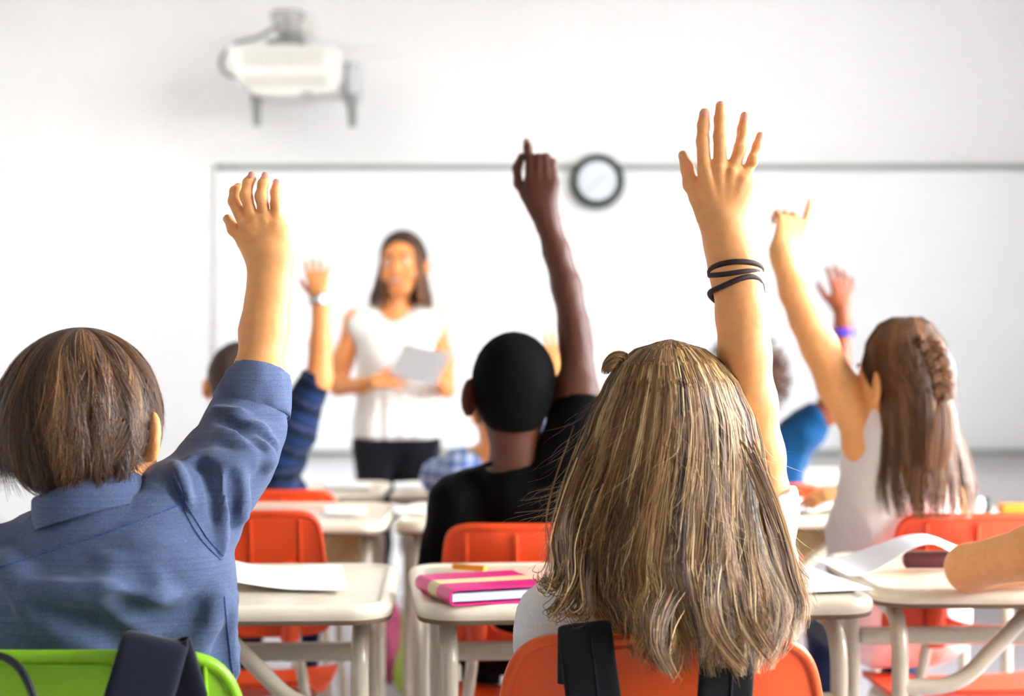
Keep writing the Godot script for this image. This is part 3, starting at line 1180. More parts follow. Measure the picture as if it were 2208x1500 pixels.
# a hand built along dir from the wrist; back is the way its back faces, thumb the side of the thumb
func hand(f: Field, wrist: Vector3, dir: Vector3, back: Vector3, thumb: Vector3, size: float, curl: Array, spread := 0.12) -> void:
	dir = dir.normalized()
	back = (back - dir * back.dot(dir)).normalized()
	thumb = (thumb - dir * thumb.dot(dir) - back * thumb.dot(back)).normalized()
	var lens_ := [0.42, 0.46, 0.43, 0.34]
	for i in 4:
		var side: float = 0.5 - i / 3.0
		var kn: Vector3 = wrist + dir * size * (0.52 - 0.06 * absf(side - 0.15)) + thumb * side * size * 0.40
		var r: float = size * [0.052, 0.054, 0.05, 0.043][i]
		f.cap(wrist + thumb * side * size * 0.16 + dir * size * 0.06, kn, size * 0.068, r * 1.12, size * 0.09, back, 0.8)
		var a: float = curl[i]
		var q := kn
		var fd: Vector3 = dir.rotated(back, side * spread * signf(dir.cross(thumb).dot(back)) * 2.0)
		var axis := fd.cross(back).normalized()
		for j in 3:
			fd = fd.rotated(axis, -a * [0.8, 1.2, 0.8][j])
			var e: Vector3 = q + fd * size * lens_[i] * [0.46, 0.30, 0.24][j]
			f.cap(q, e, r * [1.0, 0.93, 0.85][j], r * [0.93, 0.85, 0.7][j], size * 0.02)
			q = e
	var t0 := wrist + thumb * size * 0.13 + dir * size * 0.08 - back * size * 0.02
	var td: Vector3 = (dir * 0.75 + thumb * (0.75 - curl[4] * 0.4) - back * (0.25 + curl[4] * 0.5)).normalized()
	var t1: Vector3 = t0 + td * size * 0.26
	td = (td + dir * 0.45 - back * curl[4] * 0.4).normalized()
	var t2: Vector3 = t1 + td * size * 0.17
	td = (td + dir * 0.2 - back * curl[4] * 0.5).normalized()
	f.cap(t0, t1, size * 0.085, size * 0.06, size * 0.1)
	f.cap(t1, t2, size * 0.06, size * 0.053, size * 0.02)
	f.cap(t2, t2 + td * size * 0.14, size * 0.053, size * 0.042, size * 0.02)

# trousers and shoes of somebody seated, hip over the seat
func seated_legs(parent: Node3D, hip: Vector3, mat: Material, ahead := 0.36) -> void:
	var f := Field.new()
	f.cap(hip - Vector3(0.05, 0.01, 0), hip + Vector3(0.05, -0.01, 0), 0.085, -1, 0.03, Vector3.BACK, 0.95)
	var shoes := []
	for s in [-1.0, 1.0]:
		var h := hip + Vector3(s * 0.06, -0.02, -0.02)
		var kn := Vector3(hip.x + s * 0.085, hip.y - 0.07, hip.z - ahead)
		var an := Vector3(hip.x + s * 0.085, 0.10, hip.z - ahead + 0.02)
		f.cap(h, kn, 0.066, 0.05, 0.03)
		f.cap(kn, an, 0.049, 0.036, 0.02)
		shoes.append(an)
	body_job("trousers", f, 0.014, mat, parent)
	for an in shoes:
		var sf := Field.new()
		sf.cap(an + Vector3(0, -0.04, 0.01), an + Vector3(0, -0.062, -0.11), 0.036, 0.032, 0.02, Vector3.UP, 0.8)
		sf.cap(an + Vector3(0, 0.0, 0.005), an + Vector3(0, -0.04, 0.0), 0.036, 0.036, 0.02)
		sf.clip(Vector3(0, 0.004, 0), Vector3.DOWN)
		body_job("shoe", sf, 0.01, M.shoe, parent)

func nail(parent: Node3D, tip: Vector3, dir: Vector3, back: Vector3, r: float, mat: Material) -> void:
	dir = dir.normalized()
	back = (back - dir * back.dot(dir)).normalized()
	var side := dir.cross(back)
	var rows := []
	for i in 5:
		var row := []
		for j in 7:
			var a := lerpf(-1.0, 1.0, j / 6.0)
			var l := lerpf(-0.75, 0.75, i / 4.0)
			var w := r * 0.72 * sqrt(maxf(0.05, 1.0 - pow(absf(l) / 0.85, 4.0)))
			row.append(tip + dir * (l * r * 1.1) + side * a * w + back * (r * 0.95 * sqrt(1.0 - 0.4 * a * a) - r * 0.05 * l) - parent.position)
		rows.append(row)
	var g := Geo.new()
	g.grid(rows)
	obj("fingernail", g.mesh(), mat, parent)

# ---------------------------------------------------------------- people: hair, strand by strand

class Hair:
	var v := PackedVector3Array()
	var n := PackedVector3Array()
	var c := PackedColorArray()
	var idx := PackedInt32Array()

	# one hair: a narrow ribbon with rounded shading, its broad side turned to out
	func add(p: PackedVector3Array, r: float, tint: Color, thin_tip := 0.3, out := Vector3.BACK) -> void:
		var cnt := p.size()
		for i in cnt:
			var t := (p[mini(i + 1, cnt - 1)] - p[maxi(i - 1, 0)]).normalized()
			var u := t.cross(out).normalized()
			var w := u.cross(t)
			var rr := r * (1.0 - (1.0 - thin_tip) * pow(float(i) / (cnt - 1), 3.0))
			var b := v.size()
			v.append(p[i] - u * rr)
			v.append(p[i] + u * rr)
			n.append((w - u * 0.8).normalized())
			n.append((w + u * 0.8).normalized())
			c.append(tint)
			c.append(tint)
			if i > 0:
				idx.append_array(PackedInt32Array([b - 2, b + 1, b - 1, b - 2, b, b + 1]))

	# where(u, t): the outer sheet of the hair; core(t): the line it hangs round
	func fill(where: Callable, core: Callable, rng: RandomNumberGenerator, o: Dictionary) -> void:
		var count: int = o.count
		var steps: int = o.get("steps", 12)
		var clumps: int = o.get("clumps", 60)
		var clump: float = o.get("clump", 0.5)
		var tones: Array = o.tones
		var tone_of := []
		var start_of := []
		for i in clumps + 1:
			tone_of.append(rng.randi() % tones.size())
			start_of.append(rng.randf())
		for s in count:
			var u := lerpf(o.u0, o.u1, rng.randf())
			var lock := int((u - o.u0) / (o.u1 - o.u0) * clumps + rng.randf() * 0.6)
			lock = clampi(lock, 0, clumps)
			var uc: float = o.u0 + (o.u1 - o.u0) * (lock + 0.5 + (start_of[lock] - 0.5) * 0.8) / clumps
			var t0 := lerpf(o.t0[0], o.t0[1], rng.randf())
			var ln: float = lerpf(o.len[0], o.len[1], rng.randf()) * (1.0 + 0.12 * (start_of[lock] - 0.5))
			var deep := lerpf(o.get("deep", 0.8), 1.0, sqrt(rng.randf()))
			var drift: float = o.get("drift", 0.0) * rng.randfn() + o.get("swirl", 0.0)
			var lift := lerpf(o.get("lift", [0.0, 0.0])[0], o.get("lift", [0.0, 0.0])[1], rng.randf())
			var curl: float = o.get("curl", 0.0) * (0.6 + 0.8 * start_of[lock])
			var ph: float = TAU * start_of[lock] + rng.randfn() * 0.35
			var wob: float = o.get("wob", 0.0)
			var pts := PackedVector3Array()
			var face := Vector3.ZERO
			for j in steps + 1:
				var q := float(j) / steps
				var t := minf(t0 + ln * q, o.get("most", 1.0))
				var cl := clump * pow(q, 1.3)
				var uu := lerpf(u, uc + (u - uc) * 0.12, cl) + drift * q * q
				var p: Vector3 = where.call(uu, t)
				var m: Vector3 = core.call(t)
				var out := p - m
				var rad := out.length()
				out = out / maxf(rad, 1e-5)
				face += out
				p = m + out * (rad * lerpf(deep, 1.0, q * q * 0.9) + lift * q * q)
				var side := out.cross(Vector3.UP).normalized()
				p += side * (curl * q * q * sin(ph + q * o.get("turns", 7.0))) + out * (curl * 0.6 * q * q * cos(ph + q * o.get("turns", 7.0)))
				p += Vector3(sin(ph * 3.0 + q * 9.0 + s), cos(s * 1.7 + q * 8.0), sin(s * 2.3 + q * 7.0)) * wob * q
				pts.append(p)
			var pick: int = tone_of[lock] if rng.randf() < 0.7 else rng.randi() % tones.size()
			var tint: Color = tones[pick]
			tint = (tint * rng.randf_range(0.8, 1.2)).srgb_to_linear()
			tint.a = 1.0
			add(pts, o.r * rng.randf_range(0.7, 1.3), tint, 0.3, (face.normalized() + Vector3(rng.randfn(), rng.randfn(), rng.randfn()) * 0.14).normalized())

	func mesh(shift: Vector3) -> ArrayMesh:
		for i in v.size():
			v[i] -= shift
		var arr := []
		arr.resize(Mesh.ARRAY_MAX)
		arr[Mesh.ARRAY_VERTEX] = v
		arr[Mesh.ARRAY_NORMAL] = n
		arr[Mesh.ARRAY_COLOR] = c
		arr[Mesh.ARRAY_INDEX] = idx
		var m := ArrayMesh.new()
		m.add_surface_from_arrays(Mesh.PRIMITIVE_TRIANGLES, arr)
		return m

func seeded(n: int) -> RandomNumberGenerator:
	var r := RandomNumberGenerator.new()
	r.seed = n
	return r

func noise(seed_: int, freq := 1.0, octaves := 2) -> FastNoiseLite:
	var n := FastNoiseLite.new()
	n.seed = seed_
	n.frequency = freq
	n.fractal_octaves = octaves
	return n

func table(rows: Array, y: float, col: int) -> float:   # rows of [y, a, b ...], read between
	if y <= rows[0][0]:
		return rows[0][col]
	for i in rows.size() - 1:
		if y <= rows[i + 1][0]:
			var t: float = (y - rows[i][0]) / (rows[i + 1][0] - rows[i][0])
			return lerpf(rows[i][col], rows[i + 1][col], t * t * (3.0 - 2.0 * t) * 0.5 + t * 0.5)
	return rows[rows.size() - 1][col]

func ring_path(c: Vector3, axis: Vector3, rx: float, rz: float, dy: Callable, n := 40) -> Array:
	axis = axis.normalized()
	var u := (Vector3.RIGHT - axis * axis.x).normalized()
	var w := u.cross(axis).normalized()
	var out := []
	for i in n + 2:
		var a := TAU * i / n
		out.append(c + u * cos(a) * rx + w * sin(a) * rz + axis * dy.call(a))
	return out

# a tube of cloth with thickness, open at both ends: rings of [centre, radius], wavy by amp
func sleeve_mesh(rings: Array, flat: float, thick: float, amp: float, seed_: int, shift: Vector3, sides := 40) -> ArrayMesh:
	var nz := noise(seed_, 1.0, 3)
	var rows := []
	var n := rings.size()
	for pass_ in 2:
		for i in n:
			var k := i if pass_ == 0 else n - 1 - i
			var c: Vector3 = rings[k][0]
			var ax: Vector3 = (rings[mini(k + 1, n - 1)][0] - rings[maxi(k - 1, 0)][0]).normalized()
			var u := (Vector3.RIGHT - ax * ax.x).normalized()
			var w := u.cross(ax).normalized()
			var ring := []
			for s in sides:
				var a := TAU * s / sides
				var r: float = rings[k][1] + amp * nz.get_noise_3d(cos(a) * 2.2, sin(a) * 2.2, k * 0.55) - (thick if pass_ == 1 else 0.0)
				ring.append(c + u * cos(a) * r + w * sin(a) * r * flat - shift)
			rows.append(ring)
	rows.append(rows[0])
	var g := Geo.new()
	g.grid(rows, true)
	return g.mesh()

# ---------------------------------------------------------------- people, one by one

func person(label: String, foot: Vector3, group := "pupils at their desks") -> Node3D:
	return thing("person", label, "person", Vector3(foot.x, 0, foot.z), 0.0, group)

func build_people() -> void:
	boy_in_blue()
	long_haired_girl()
	boy_in_black()
	boy_in_stripes()
	girl_with_braid()
	child_with_curls()
	child_in_plaid()
	leaning_child()
	teacher()

func hand_box(x0: float, y0: float, x1: float, y1: float, d: float, deep := 0.06) -> AABB:
	var a := at(x0, y1, d)
	var b := at(x1, y0, d)
	return AABB(Vector3(a.x, a.y, -d - deep), Vector3(b.x - a.x, b.y - a.y, deep * 2))

# folds laid on cloth: [points, radius, blend, sink]; found where the line of measurement meets the cloth
func folds(f: Field, list: Array) -> void:
	var eye := Vector3(0, EYE, 0)
	var all := []
	for q in list:
		var pts := []
		for p in q[0]:
			pts.append(f.cast(eye, at(p[0], p[1], 1.0) - eye))
		all.append(smooth_path(pts, 4))
	for i in list.size():
		var q: Array = list[i]
		var path: Array = all[i]
		var n := path.size()
		var eye_dir: Vector3
		for j in n - 1:
			var s := sin(PI * clampf((j + 0.5) / n, 0.04, 0.96))
			var r: float = q[1] * (0.45 + 0.55 * s)
			eye_dir = (eye - path[j]).normalized() * q[3]
			f.cap(path[j] + eye_dir, path[j + 1] + eye_dir, r, r, q[2], Vector3.ZERO, 1.0, q.size() > 4)

func seam_path(f: Field, list: Array, off := 0.0009, steps := 5) -> Array:
	var eye := Vector3(0, EYE, 0)
	var out := []
	var flat := []
	for p in list:
		flat.append(Vector3(p[0], p[1], 0))
	for p in smooth_path(flat, steps):
		var hit := f.cast(eye, at(p.x, p.y, 1.0) - eye)
		if f.d(hit) < 0.004:
			out.append(hit + (eye - hit).normalized() * off)
	return out

func boy_in_blue() -> void:
	var d := 1.88
	var me := person("boy with shaggy brown hair and rolled chambray sleeve, raising an open hand", at(240, 1400, 1.9))
	var hip := Vector3(at(215, 0, 1.9).x, 0.575, -1.95)
	# skin
	var f := Field.new()
	var hc := at(188, 880, 1.9)
	var hf := Basis(Vector3.UP, -0.06) * Basis(Vector3.RIGHT, -0.12)
	head(f, hc, hf, 1.03, 0.78)
	px(f, [[205, 990, 1.89, 88], [205, 1120, 1.9, 92]], 0.03)
	px(f, [[205, 1150, 1.9, 95], [240, 1400, 1.93, 140]], 0.04)
	px(f, [[215, 1140, 1.9, 60], [390, 1090, 1.93, 62], [480, 985, 2.0, 56]], 0.04)
	px(f, [[480, 985, 2.0, 56], [558, 820, 2.06, 54]], 0.03)
	px(f, [[215, 1160, 1.9, 60], [-30, 1230, 1.9, 62]], 0.04)
	px(f, [[-30, 1230, 1.9, 62], [-60, 1450, 1.98, 50], [40, 1500, 2.2, 38]], 0.03)
	px(f, [[558, 820, 2.06, 53], [569, 710, 2.08, 45.5], [578, 640, 2.09, 39.5], [582, 566, 2.1, 38.5]], 0.02, Vector3.BACK, 0.85)
	px(f, [[582, 566, 2.1, 38], [578, 530, 2.105, 40]], 0.02, Vector3.BACK, 0.55)
	# palm, then the five fingers
	var q := 2.11
	for mc in [[560, 556, 533, 490], [570, 552, 547, 478], [586, 552, 569, 474], [600, 554, 595, 484]]:
		px(f, [[mc[0], mc[1], q, 19], [mc[2], mc[3], q, 17]], 0.012, Vector3.BACK, 0.8)
	px(f, [[596, 540, q, 20], [600, 500, q, 17]], 0.012, Vector3.BACK, 0.8)
	px(f, [[562, 560, q, 18], [530, 522, q + 0.006, 17]], 0.014)
	px(f, [[532, 524, q + 0.004, 16], [504, 494, q + 0.012, 13.5], [491, 471, q + 0.02, 9.5]], 0.004)
	px(f, [[528, 486, q, 13.5], [504, 434, q + 0.006, 12.6], [507, 412, q + 0.016, 11.8], [515, 404, q + 0.03, 10.5]], 0.0025)
	px(f, [[545, 474, q, 13.5], [530, 421, q - 0.004, 12.4], [535, 394, q + 0.004, 12.2], [542, 385, q + 0.014, 11]], 0.0022)
	px(f, [[571, 470, q, 13], [563, 423, q - 0.004, 12], [567, 396, q + 0.002, 11.8], [572, 386, q + 0.012, 10.8]], 0.0022)
	px(f, [[598, 478, q, 12], [595, 440, q - 0.002, 10.8], [594, 414, q + 0.003, 10.4], [595, 401, q + 0.01, 9.2]], 0.004)
	for kn in [[530, 420], [563, 422]]:
		px(f, [[kn[0], kn[1], q - 0.0045, 10.5], [kn[0], kn[1] + 4, q - 0.0045, 10.5]], 0.006)
	for td in [[533, 488, 566, 548], [549, 480, 576, 548], [570, 478, 586, 548], [594, 486, 597, 545]]:
		px(f, [[td[0], td[1], q - 0.008, 7], [td[2], td[3], q - 0.005, 5]], 0.006)
	var hb := hand_box(475, 365, 632, 575, 2.1)
	var eb := AABB(hc + Vector3(0.02, -0.09, -0.09), Vector3(0.09, 0.13, 0.15))
	body_job("body", f, 0.0065, M.skin_gold, me, [[0.0022, hb], [0.004, eb]])
	for nl in [[543, 381, 0.001], [572, 382, -0.001], [596, 397, 0.0]]:
		nail(me, at(nl[0], nl[1], q + 0.004), Vector3(0.05, 1, -0.35), Vector3(0, 0.35, 1), size_of(10, q), M.nail)
	nail(me, at(489, 473, q + 0.018), Vector3(-0.6, 1, -0.2), Vector3(-0.6, 0.2, 0.8), size_of(8, q), M.nail)
	face_parts(me, hc, hf, 1.02, Color(0.25, 0.16, 0.1))
	# shirt
	var s := Field.new()
	px(s, [[262, 1790, 1.93, 222], [258, 1420, 1.9, 236], [250, 1290, 1.89, 226]], 0.03, Vector3.BACK, 0.72)
	px(s, [[85, 1300, 1.9, 140], [335, 1235, 1.9, 142]], 0.06)
	px(s, [[195, 1172, 1.9, 66], [-40, 1240, 1.9, 82]], 0.05)
	px(s, [[235, 1130, 1.9, 66], [385, 1092, 1.92, 86]], 0.05)
	px(s, [[385, 1092, 1.92, 90], [480, 1010, 1.98, 86], [530, 905, 2.03, 76], [545, 868, 2.04, 66]], 0.025)
	px(s, [[440, 1110, 1.93, 74], [524, 962, 2.0, 72]], 0.03)
	px(s, [[196, 1140, 1.885, 96], [206, 1128, 1.885, 94]], 0.03)
	px(s, [[-40, 1240, 1.9, 84], [-70, 1450, 1.98, 72], [20, 1500, 2.15, 58]], 0.03)
	s.wave(noise(5, 1.0, 2), Basis.from_scale(Vector3(9, 13, 9)), 0.0035)
	s.wave(noise(6, 1.0, 2), Basis(Vector3(0, 0, 1), 0.5) * Basis.from_scale(Vector3(20, 46, 20)), 0.0018)
	var flat := Field.new()
	flat.absorb(s)
	folds(s, [
		[[[462, 880], [500, 893], [535, 905], [570, 930], [596, 960]], 0.008, 0.005, 0.001],
		[[[410, 988], [440, 985], [466, 1012], [480, 1064], [480, 1130], [478, 1190]], 0.0085, 0.005, 0.001],
		[[[378, 1000], [390, 1036], [404, 1078]], 0.008, 0.005, 0.001],
		[[[455, 985], [500, 1000], [545, 985]], 0.006, 0.02, 0.0],
		[[[480, 935], [520, 950], [560, 975], [575, 1000]], 0.006, 0.018, -0.001],
		[[[500, 1015], [515, 1060], [512, 1110]], 0.005, 0.02, -0.001],
		[[[60, 1245], [150, 1250], [240, 1252], [340, 1290]], 0.010, 0.03, -0.004],
		[[[470, 1290], [440, 1360], [405, 1430]], 0.006, 0.02, -0.001],
		[[[488, 1300], [492, 1370], [500, 1450]], 0.006, 0.014, 0.0],
		[[[60, 1320], [40, 1250], [10, 1210]], 0.006, 0.02, -0.001]])
	folds(s, [
		[[[470, 902], [505, 916], [540, 934], [570, 965]], 0.007, 0.006, 0.0, 1],
		[[[424, 1002], [448, 1012], [460, 1060], [462, 1120]], 0.008, 0.006, 0.0, 1],
		[[[368, 1030], [380, 1066], [396, 1094]], 0.006, 0.006, 0.0, 1],
		[[[500, 1020], [505, 1070], [500, 1130]], 0.006, 0.008, 0.001, 1],
		[[[470, 888], [505, 884], [550, 892], [600, 905]], 0.006, 0.006, 0.0, 1],
		[[[250, 1300], [330, 1340], [420, 1330]], 0.008, 0.02, 0.003, 1],
		[[[120, 1330], [200, 1350], [270, 1400]], 0.008, 0.02, 0.003, 1],
		[[[70, 1212], [150, 1214], [230, 1212], [320, 1246]], 0.010, 0.02, 0.005, 1],
		[[[430, 1300], [380, 1350], [340, 1420]], 0.007, 0.012, 0.003, 1]])
	s.clip(at(196, 1092, 1.88), Vector3(-0.24, 1, -0.12), 0.066)
	s.clip(at(552, 846, 2.045), Vector3(0.25, 1, -0.45), 0.1)
	s.clip(Vector3(0, 0.5, 0), Vector3.DOWN)
	body_job("shirt", s, 0.0046, M.chambray, me)
	var shift := me.position
	# collar: a stand and a fall, tilted with the shoulders
	var cc := at(196, 1086, 1.885)
	var axis := Vector3(-0.24, 1.0, -0.16).normalized()
	var u := (Vector3.RIGHT - axis * axis.x).normalized()
	var w := u.cross(axis).normalized()
	var rows := []
	for st in [[0.060, -0.012], [0.0585, 0.006], [0.0585, 0.016], [0.0595, 0.0195], [0.0615, 0.021], [0.0635, 0.0185], [0.0655, 0.008], [0.068, -0.006], [0.0705, -0.017], [0.0712, -0.0185], [0.0695, -0.017], [0.066, -0.006], [0.063, 0.006]]:
		var ring := []
		for i in 48:
			var a := TAU * i / 48
			var fall := 1.0 + 0.05 * sin(a * 3.0 + 1.0) * (1.0 if st[0] > 0.062 else 0.2)
			ring.append(cc + u * cos(a) * st[0] * 1.02 + w * sin(a) * st[0] * 0.95 * fall + axis * (st[1] + 0.002 * sin(a * 2.0)) - shift)
		rows.append(ring)
	var g := Geo.new()
	g.grid(rows, true, true)
	obj("collar", g.mesh(), M.chambray, me)
	# rolled cuff
	var rolled := sleeve_mesh([[at(541, 886, 2.03), 0.0475], [at(542, 880, 2.031), 0.0500], [at(547, 862, 2.036), 0.0495], [at(552, 840, 2.042), 0.0462], [at(558, 820, 2.05), 0.0422], [at(562, 804, 2.055), 0.0385], [at(563, 800, 2.056), 0.0365]], 0.92, 0.005, 0.004, 7, shift, 48)
	obj("rolled_cuff", rolled, M.chambray, me)
	var cuff_band := sleeve_mesh([[at(540, 892, 2.028), 0.0425], [at(543, 882, 2.031), 0.0452], [at(546, 868, 2.035), 0.0452]], 0.92, 0.004, 0.003, 8, shift, 48)
	obj("under_cuff", cuff_band, M.chambray, me)
	# seams: yoke, shoulder and side, each a raised double row of thread
	var seams := [
		[[-30, 1232], [40, 1210], [120, 1184], [210, 1155], [300, 1122], [388, 1088]],
		[[372, 1030], [392, 1085], [412, 1128], [440, 1170], [476, 1206]],
		[[384, 1040], [402, 1085], [424, 1124], [450, 1164], [482, 1198]],
		[[484, 1285], [490, 1350], [498, 1420], [506, 1490]]]
	for q2 in seams:
		var path := []
		for p in seam_path(s, q2):
			path.append(p - shift)
		obj("seam", tube_mesh(path, 0.0007, 6), M.chambray_seam, me)
	seated_legs(me, hip, M.jeans)
	# hair
	var c := at(176, 888, 1.905)
	var rad := Vector3(size_of(160, 1.9), size_of(183, 1.9), 0.103)
	var tilt := Basis(Vector3.UP, -0.25)
	var base := Field.new()
	base.ball(c + Vector3(0, 0.002, 0.0), tilt, rad * 0.93, 0.02)
	base.clip(at(320, 930, 1.9), Vector3(1.0, -0.75, -0.35), 0.12)
	base.clip(c + Vector3(0, -0.01, -0.075), Vector3(0, -0.5, -1.0))
	base.clip(at(190, 1052, 1.9), Vector3(-0.2, -1, 0))
	body_job("hair_cap", base, 0.007, M.hair_base_brown, me)
	var where := func(uu: float, t: float) -> Vector3:
		var phi := TAU * uu
		var front := 0.5 - 0.5 * cos(phi)
		var th := t * lerpf(2.9, 1.75, front)
		var side := sin(phi)
		var r := Vector3(sin(th) * side, cos(th), sin(th) * cos(phi))
		var box := 1.0 + 0.13 * smoothstep(1.2, 2.3, th) * absf(side)
		return c + tilt * Vector3(r.x * rad.x * box, r.y * rad.y, r.z * rad.z)
	var core := func(t: float) -> Vector3: return c + Vector3(0, 0.05 - 0.1 * t, 0)
	var h := Hair.new()
	var tones := [Color(0.38, 0.25, 0.15), Color(0.46, 0.31, 0.18), Color(0.30, 0.19, 0.12), Color(0.55, 0.39, 0.23), Color(0.24, 0.155, 0.11), Color(0.42, 0.31, 0.24)]
	var rng := seeded(101)
	h.fill(where, core, rng, {"count": 3000, "u0": -0.5, "u1": 0.5, "t0": [0.3, 0.6], "len": [0.30, 0.44], "r": 0.0006, "tones": tones, "clumps": 50, "clump": 0.7, "deep": 0.93, "lift": [0.0, 0.004], "drift": 0.015, "swirl": 0.03, "curl": 0.005, "turns": 4.0, "steps": 10})
	h.fill(where, core, rng, {"count": 3400, "u0": -0.5, "u1": 0.5, "t0": [0.0, 0.2], "len": [0.44, 0.6], "r": 0.00055, "tones": tones, "clumps": 36, "clump": 0.75, "deep": 0.99, "lift": [0.0, 0.005], "drift": 0.012, "swirl": 0.04, "curl": 0.007, "turns": 3.5, "steps": 13})
	# locks over the back of the head
	h.fill(where, core, rng, {"count": 2600, "u0": -0.42, "u1": 0.16, "t0": [0.16, 0.42], "len": [0.36, 0.5], "r": 0.0006, "tones": tones, "clumps": 22, "clump": 0.94, "deep": 1.0, "lift": [0.002, 0.014], "drift": 0.012, "swirl": 0.03, "curl": 0.017, "turns": 4.2, "steps": 13})
	h.fill(where, core, rng, {"count": 2000, "u0": 0.02, "u1": 0.36, "t0": [0.12, 0.42], "len": [0.36, 0.52], "r": 0.0006, "tones": tones, "clumps": 20, "clump": 0.9, "deep": 1.0, "lift": [0.0, 0.003], "drift": 0.01, "swirl": -0.04, "curl": 0.007, "turns": 3.6, "steps": 13})
	# ends that flick out at the side and over the nape
	h.fill(where, core, rng, {"count": 1500, "u0": -0.38, "u1": -0.1, "t0": [0.44, 0.56], "len": [0.28, 0.42], "r": 0.0006, "tones": tones, "clumps": 10, "clump": 0.95, "deep": 1.0, "lift": [0.012, 0.034], "drift": 0.01, "swirl": -0.015, "curl": 0.009, "turns": 4.0, "steps": 12})
	h.fill(where, core, rng, {"count": 900, "u0": -0.36, "u1": -0.16, "t0": [0.62, 0.7], "len": [0.2, 0.28], "r": 0.0006, "tones": tones, "clumps": 7, "clump": 0.95, "deep": 0.98, "lift": [0.014, 0.036], "drift": 0.01, "swirl": -0.01, "curl": 0.006, "turns": 4.0, "most": 1.02, "steps": 10})
	h.fill(where, core, rng, {"count": 2200, "u0": -0.2, "u1": 0.17, "t0": [0.52, 0.66], "len": [0.30, 0.44], "r": 0.0006, "tones": [tones[0], tones[2], tones[4], tones[4]], "clumps": 13, "clump": 0.95, "deep": 0.97, "lift": [0.0, 0.016], "drift": 0.012, "swirl": 0.03, "curl": 0.014, "turns": 4.4, "most": 1.04, "steps": 12})
	h.fill(where, core, rng, {"count": 700, "u0": 0.1, "u1": 0.3, "t0": [0.4, 0.56], "len": [0.26, 0.38], "r": 0.0006, "tones": tones, "clumps": 8, "clump": 0.9, "deep": 1.0, "lift": [0.0, 0.006], "drift": 0.01, "swirl": -0.05, "curl": 0.008, "turns": 4.0, "steps": 12})
	obj("hair", h.mesh(shift), M.hair, me)

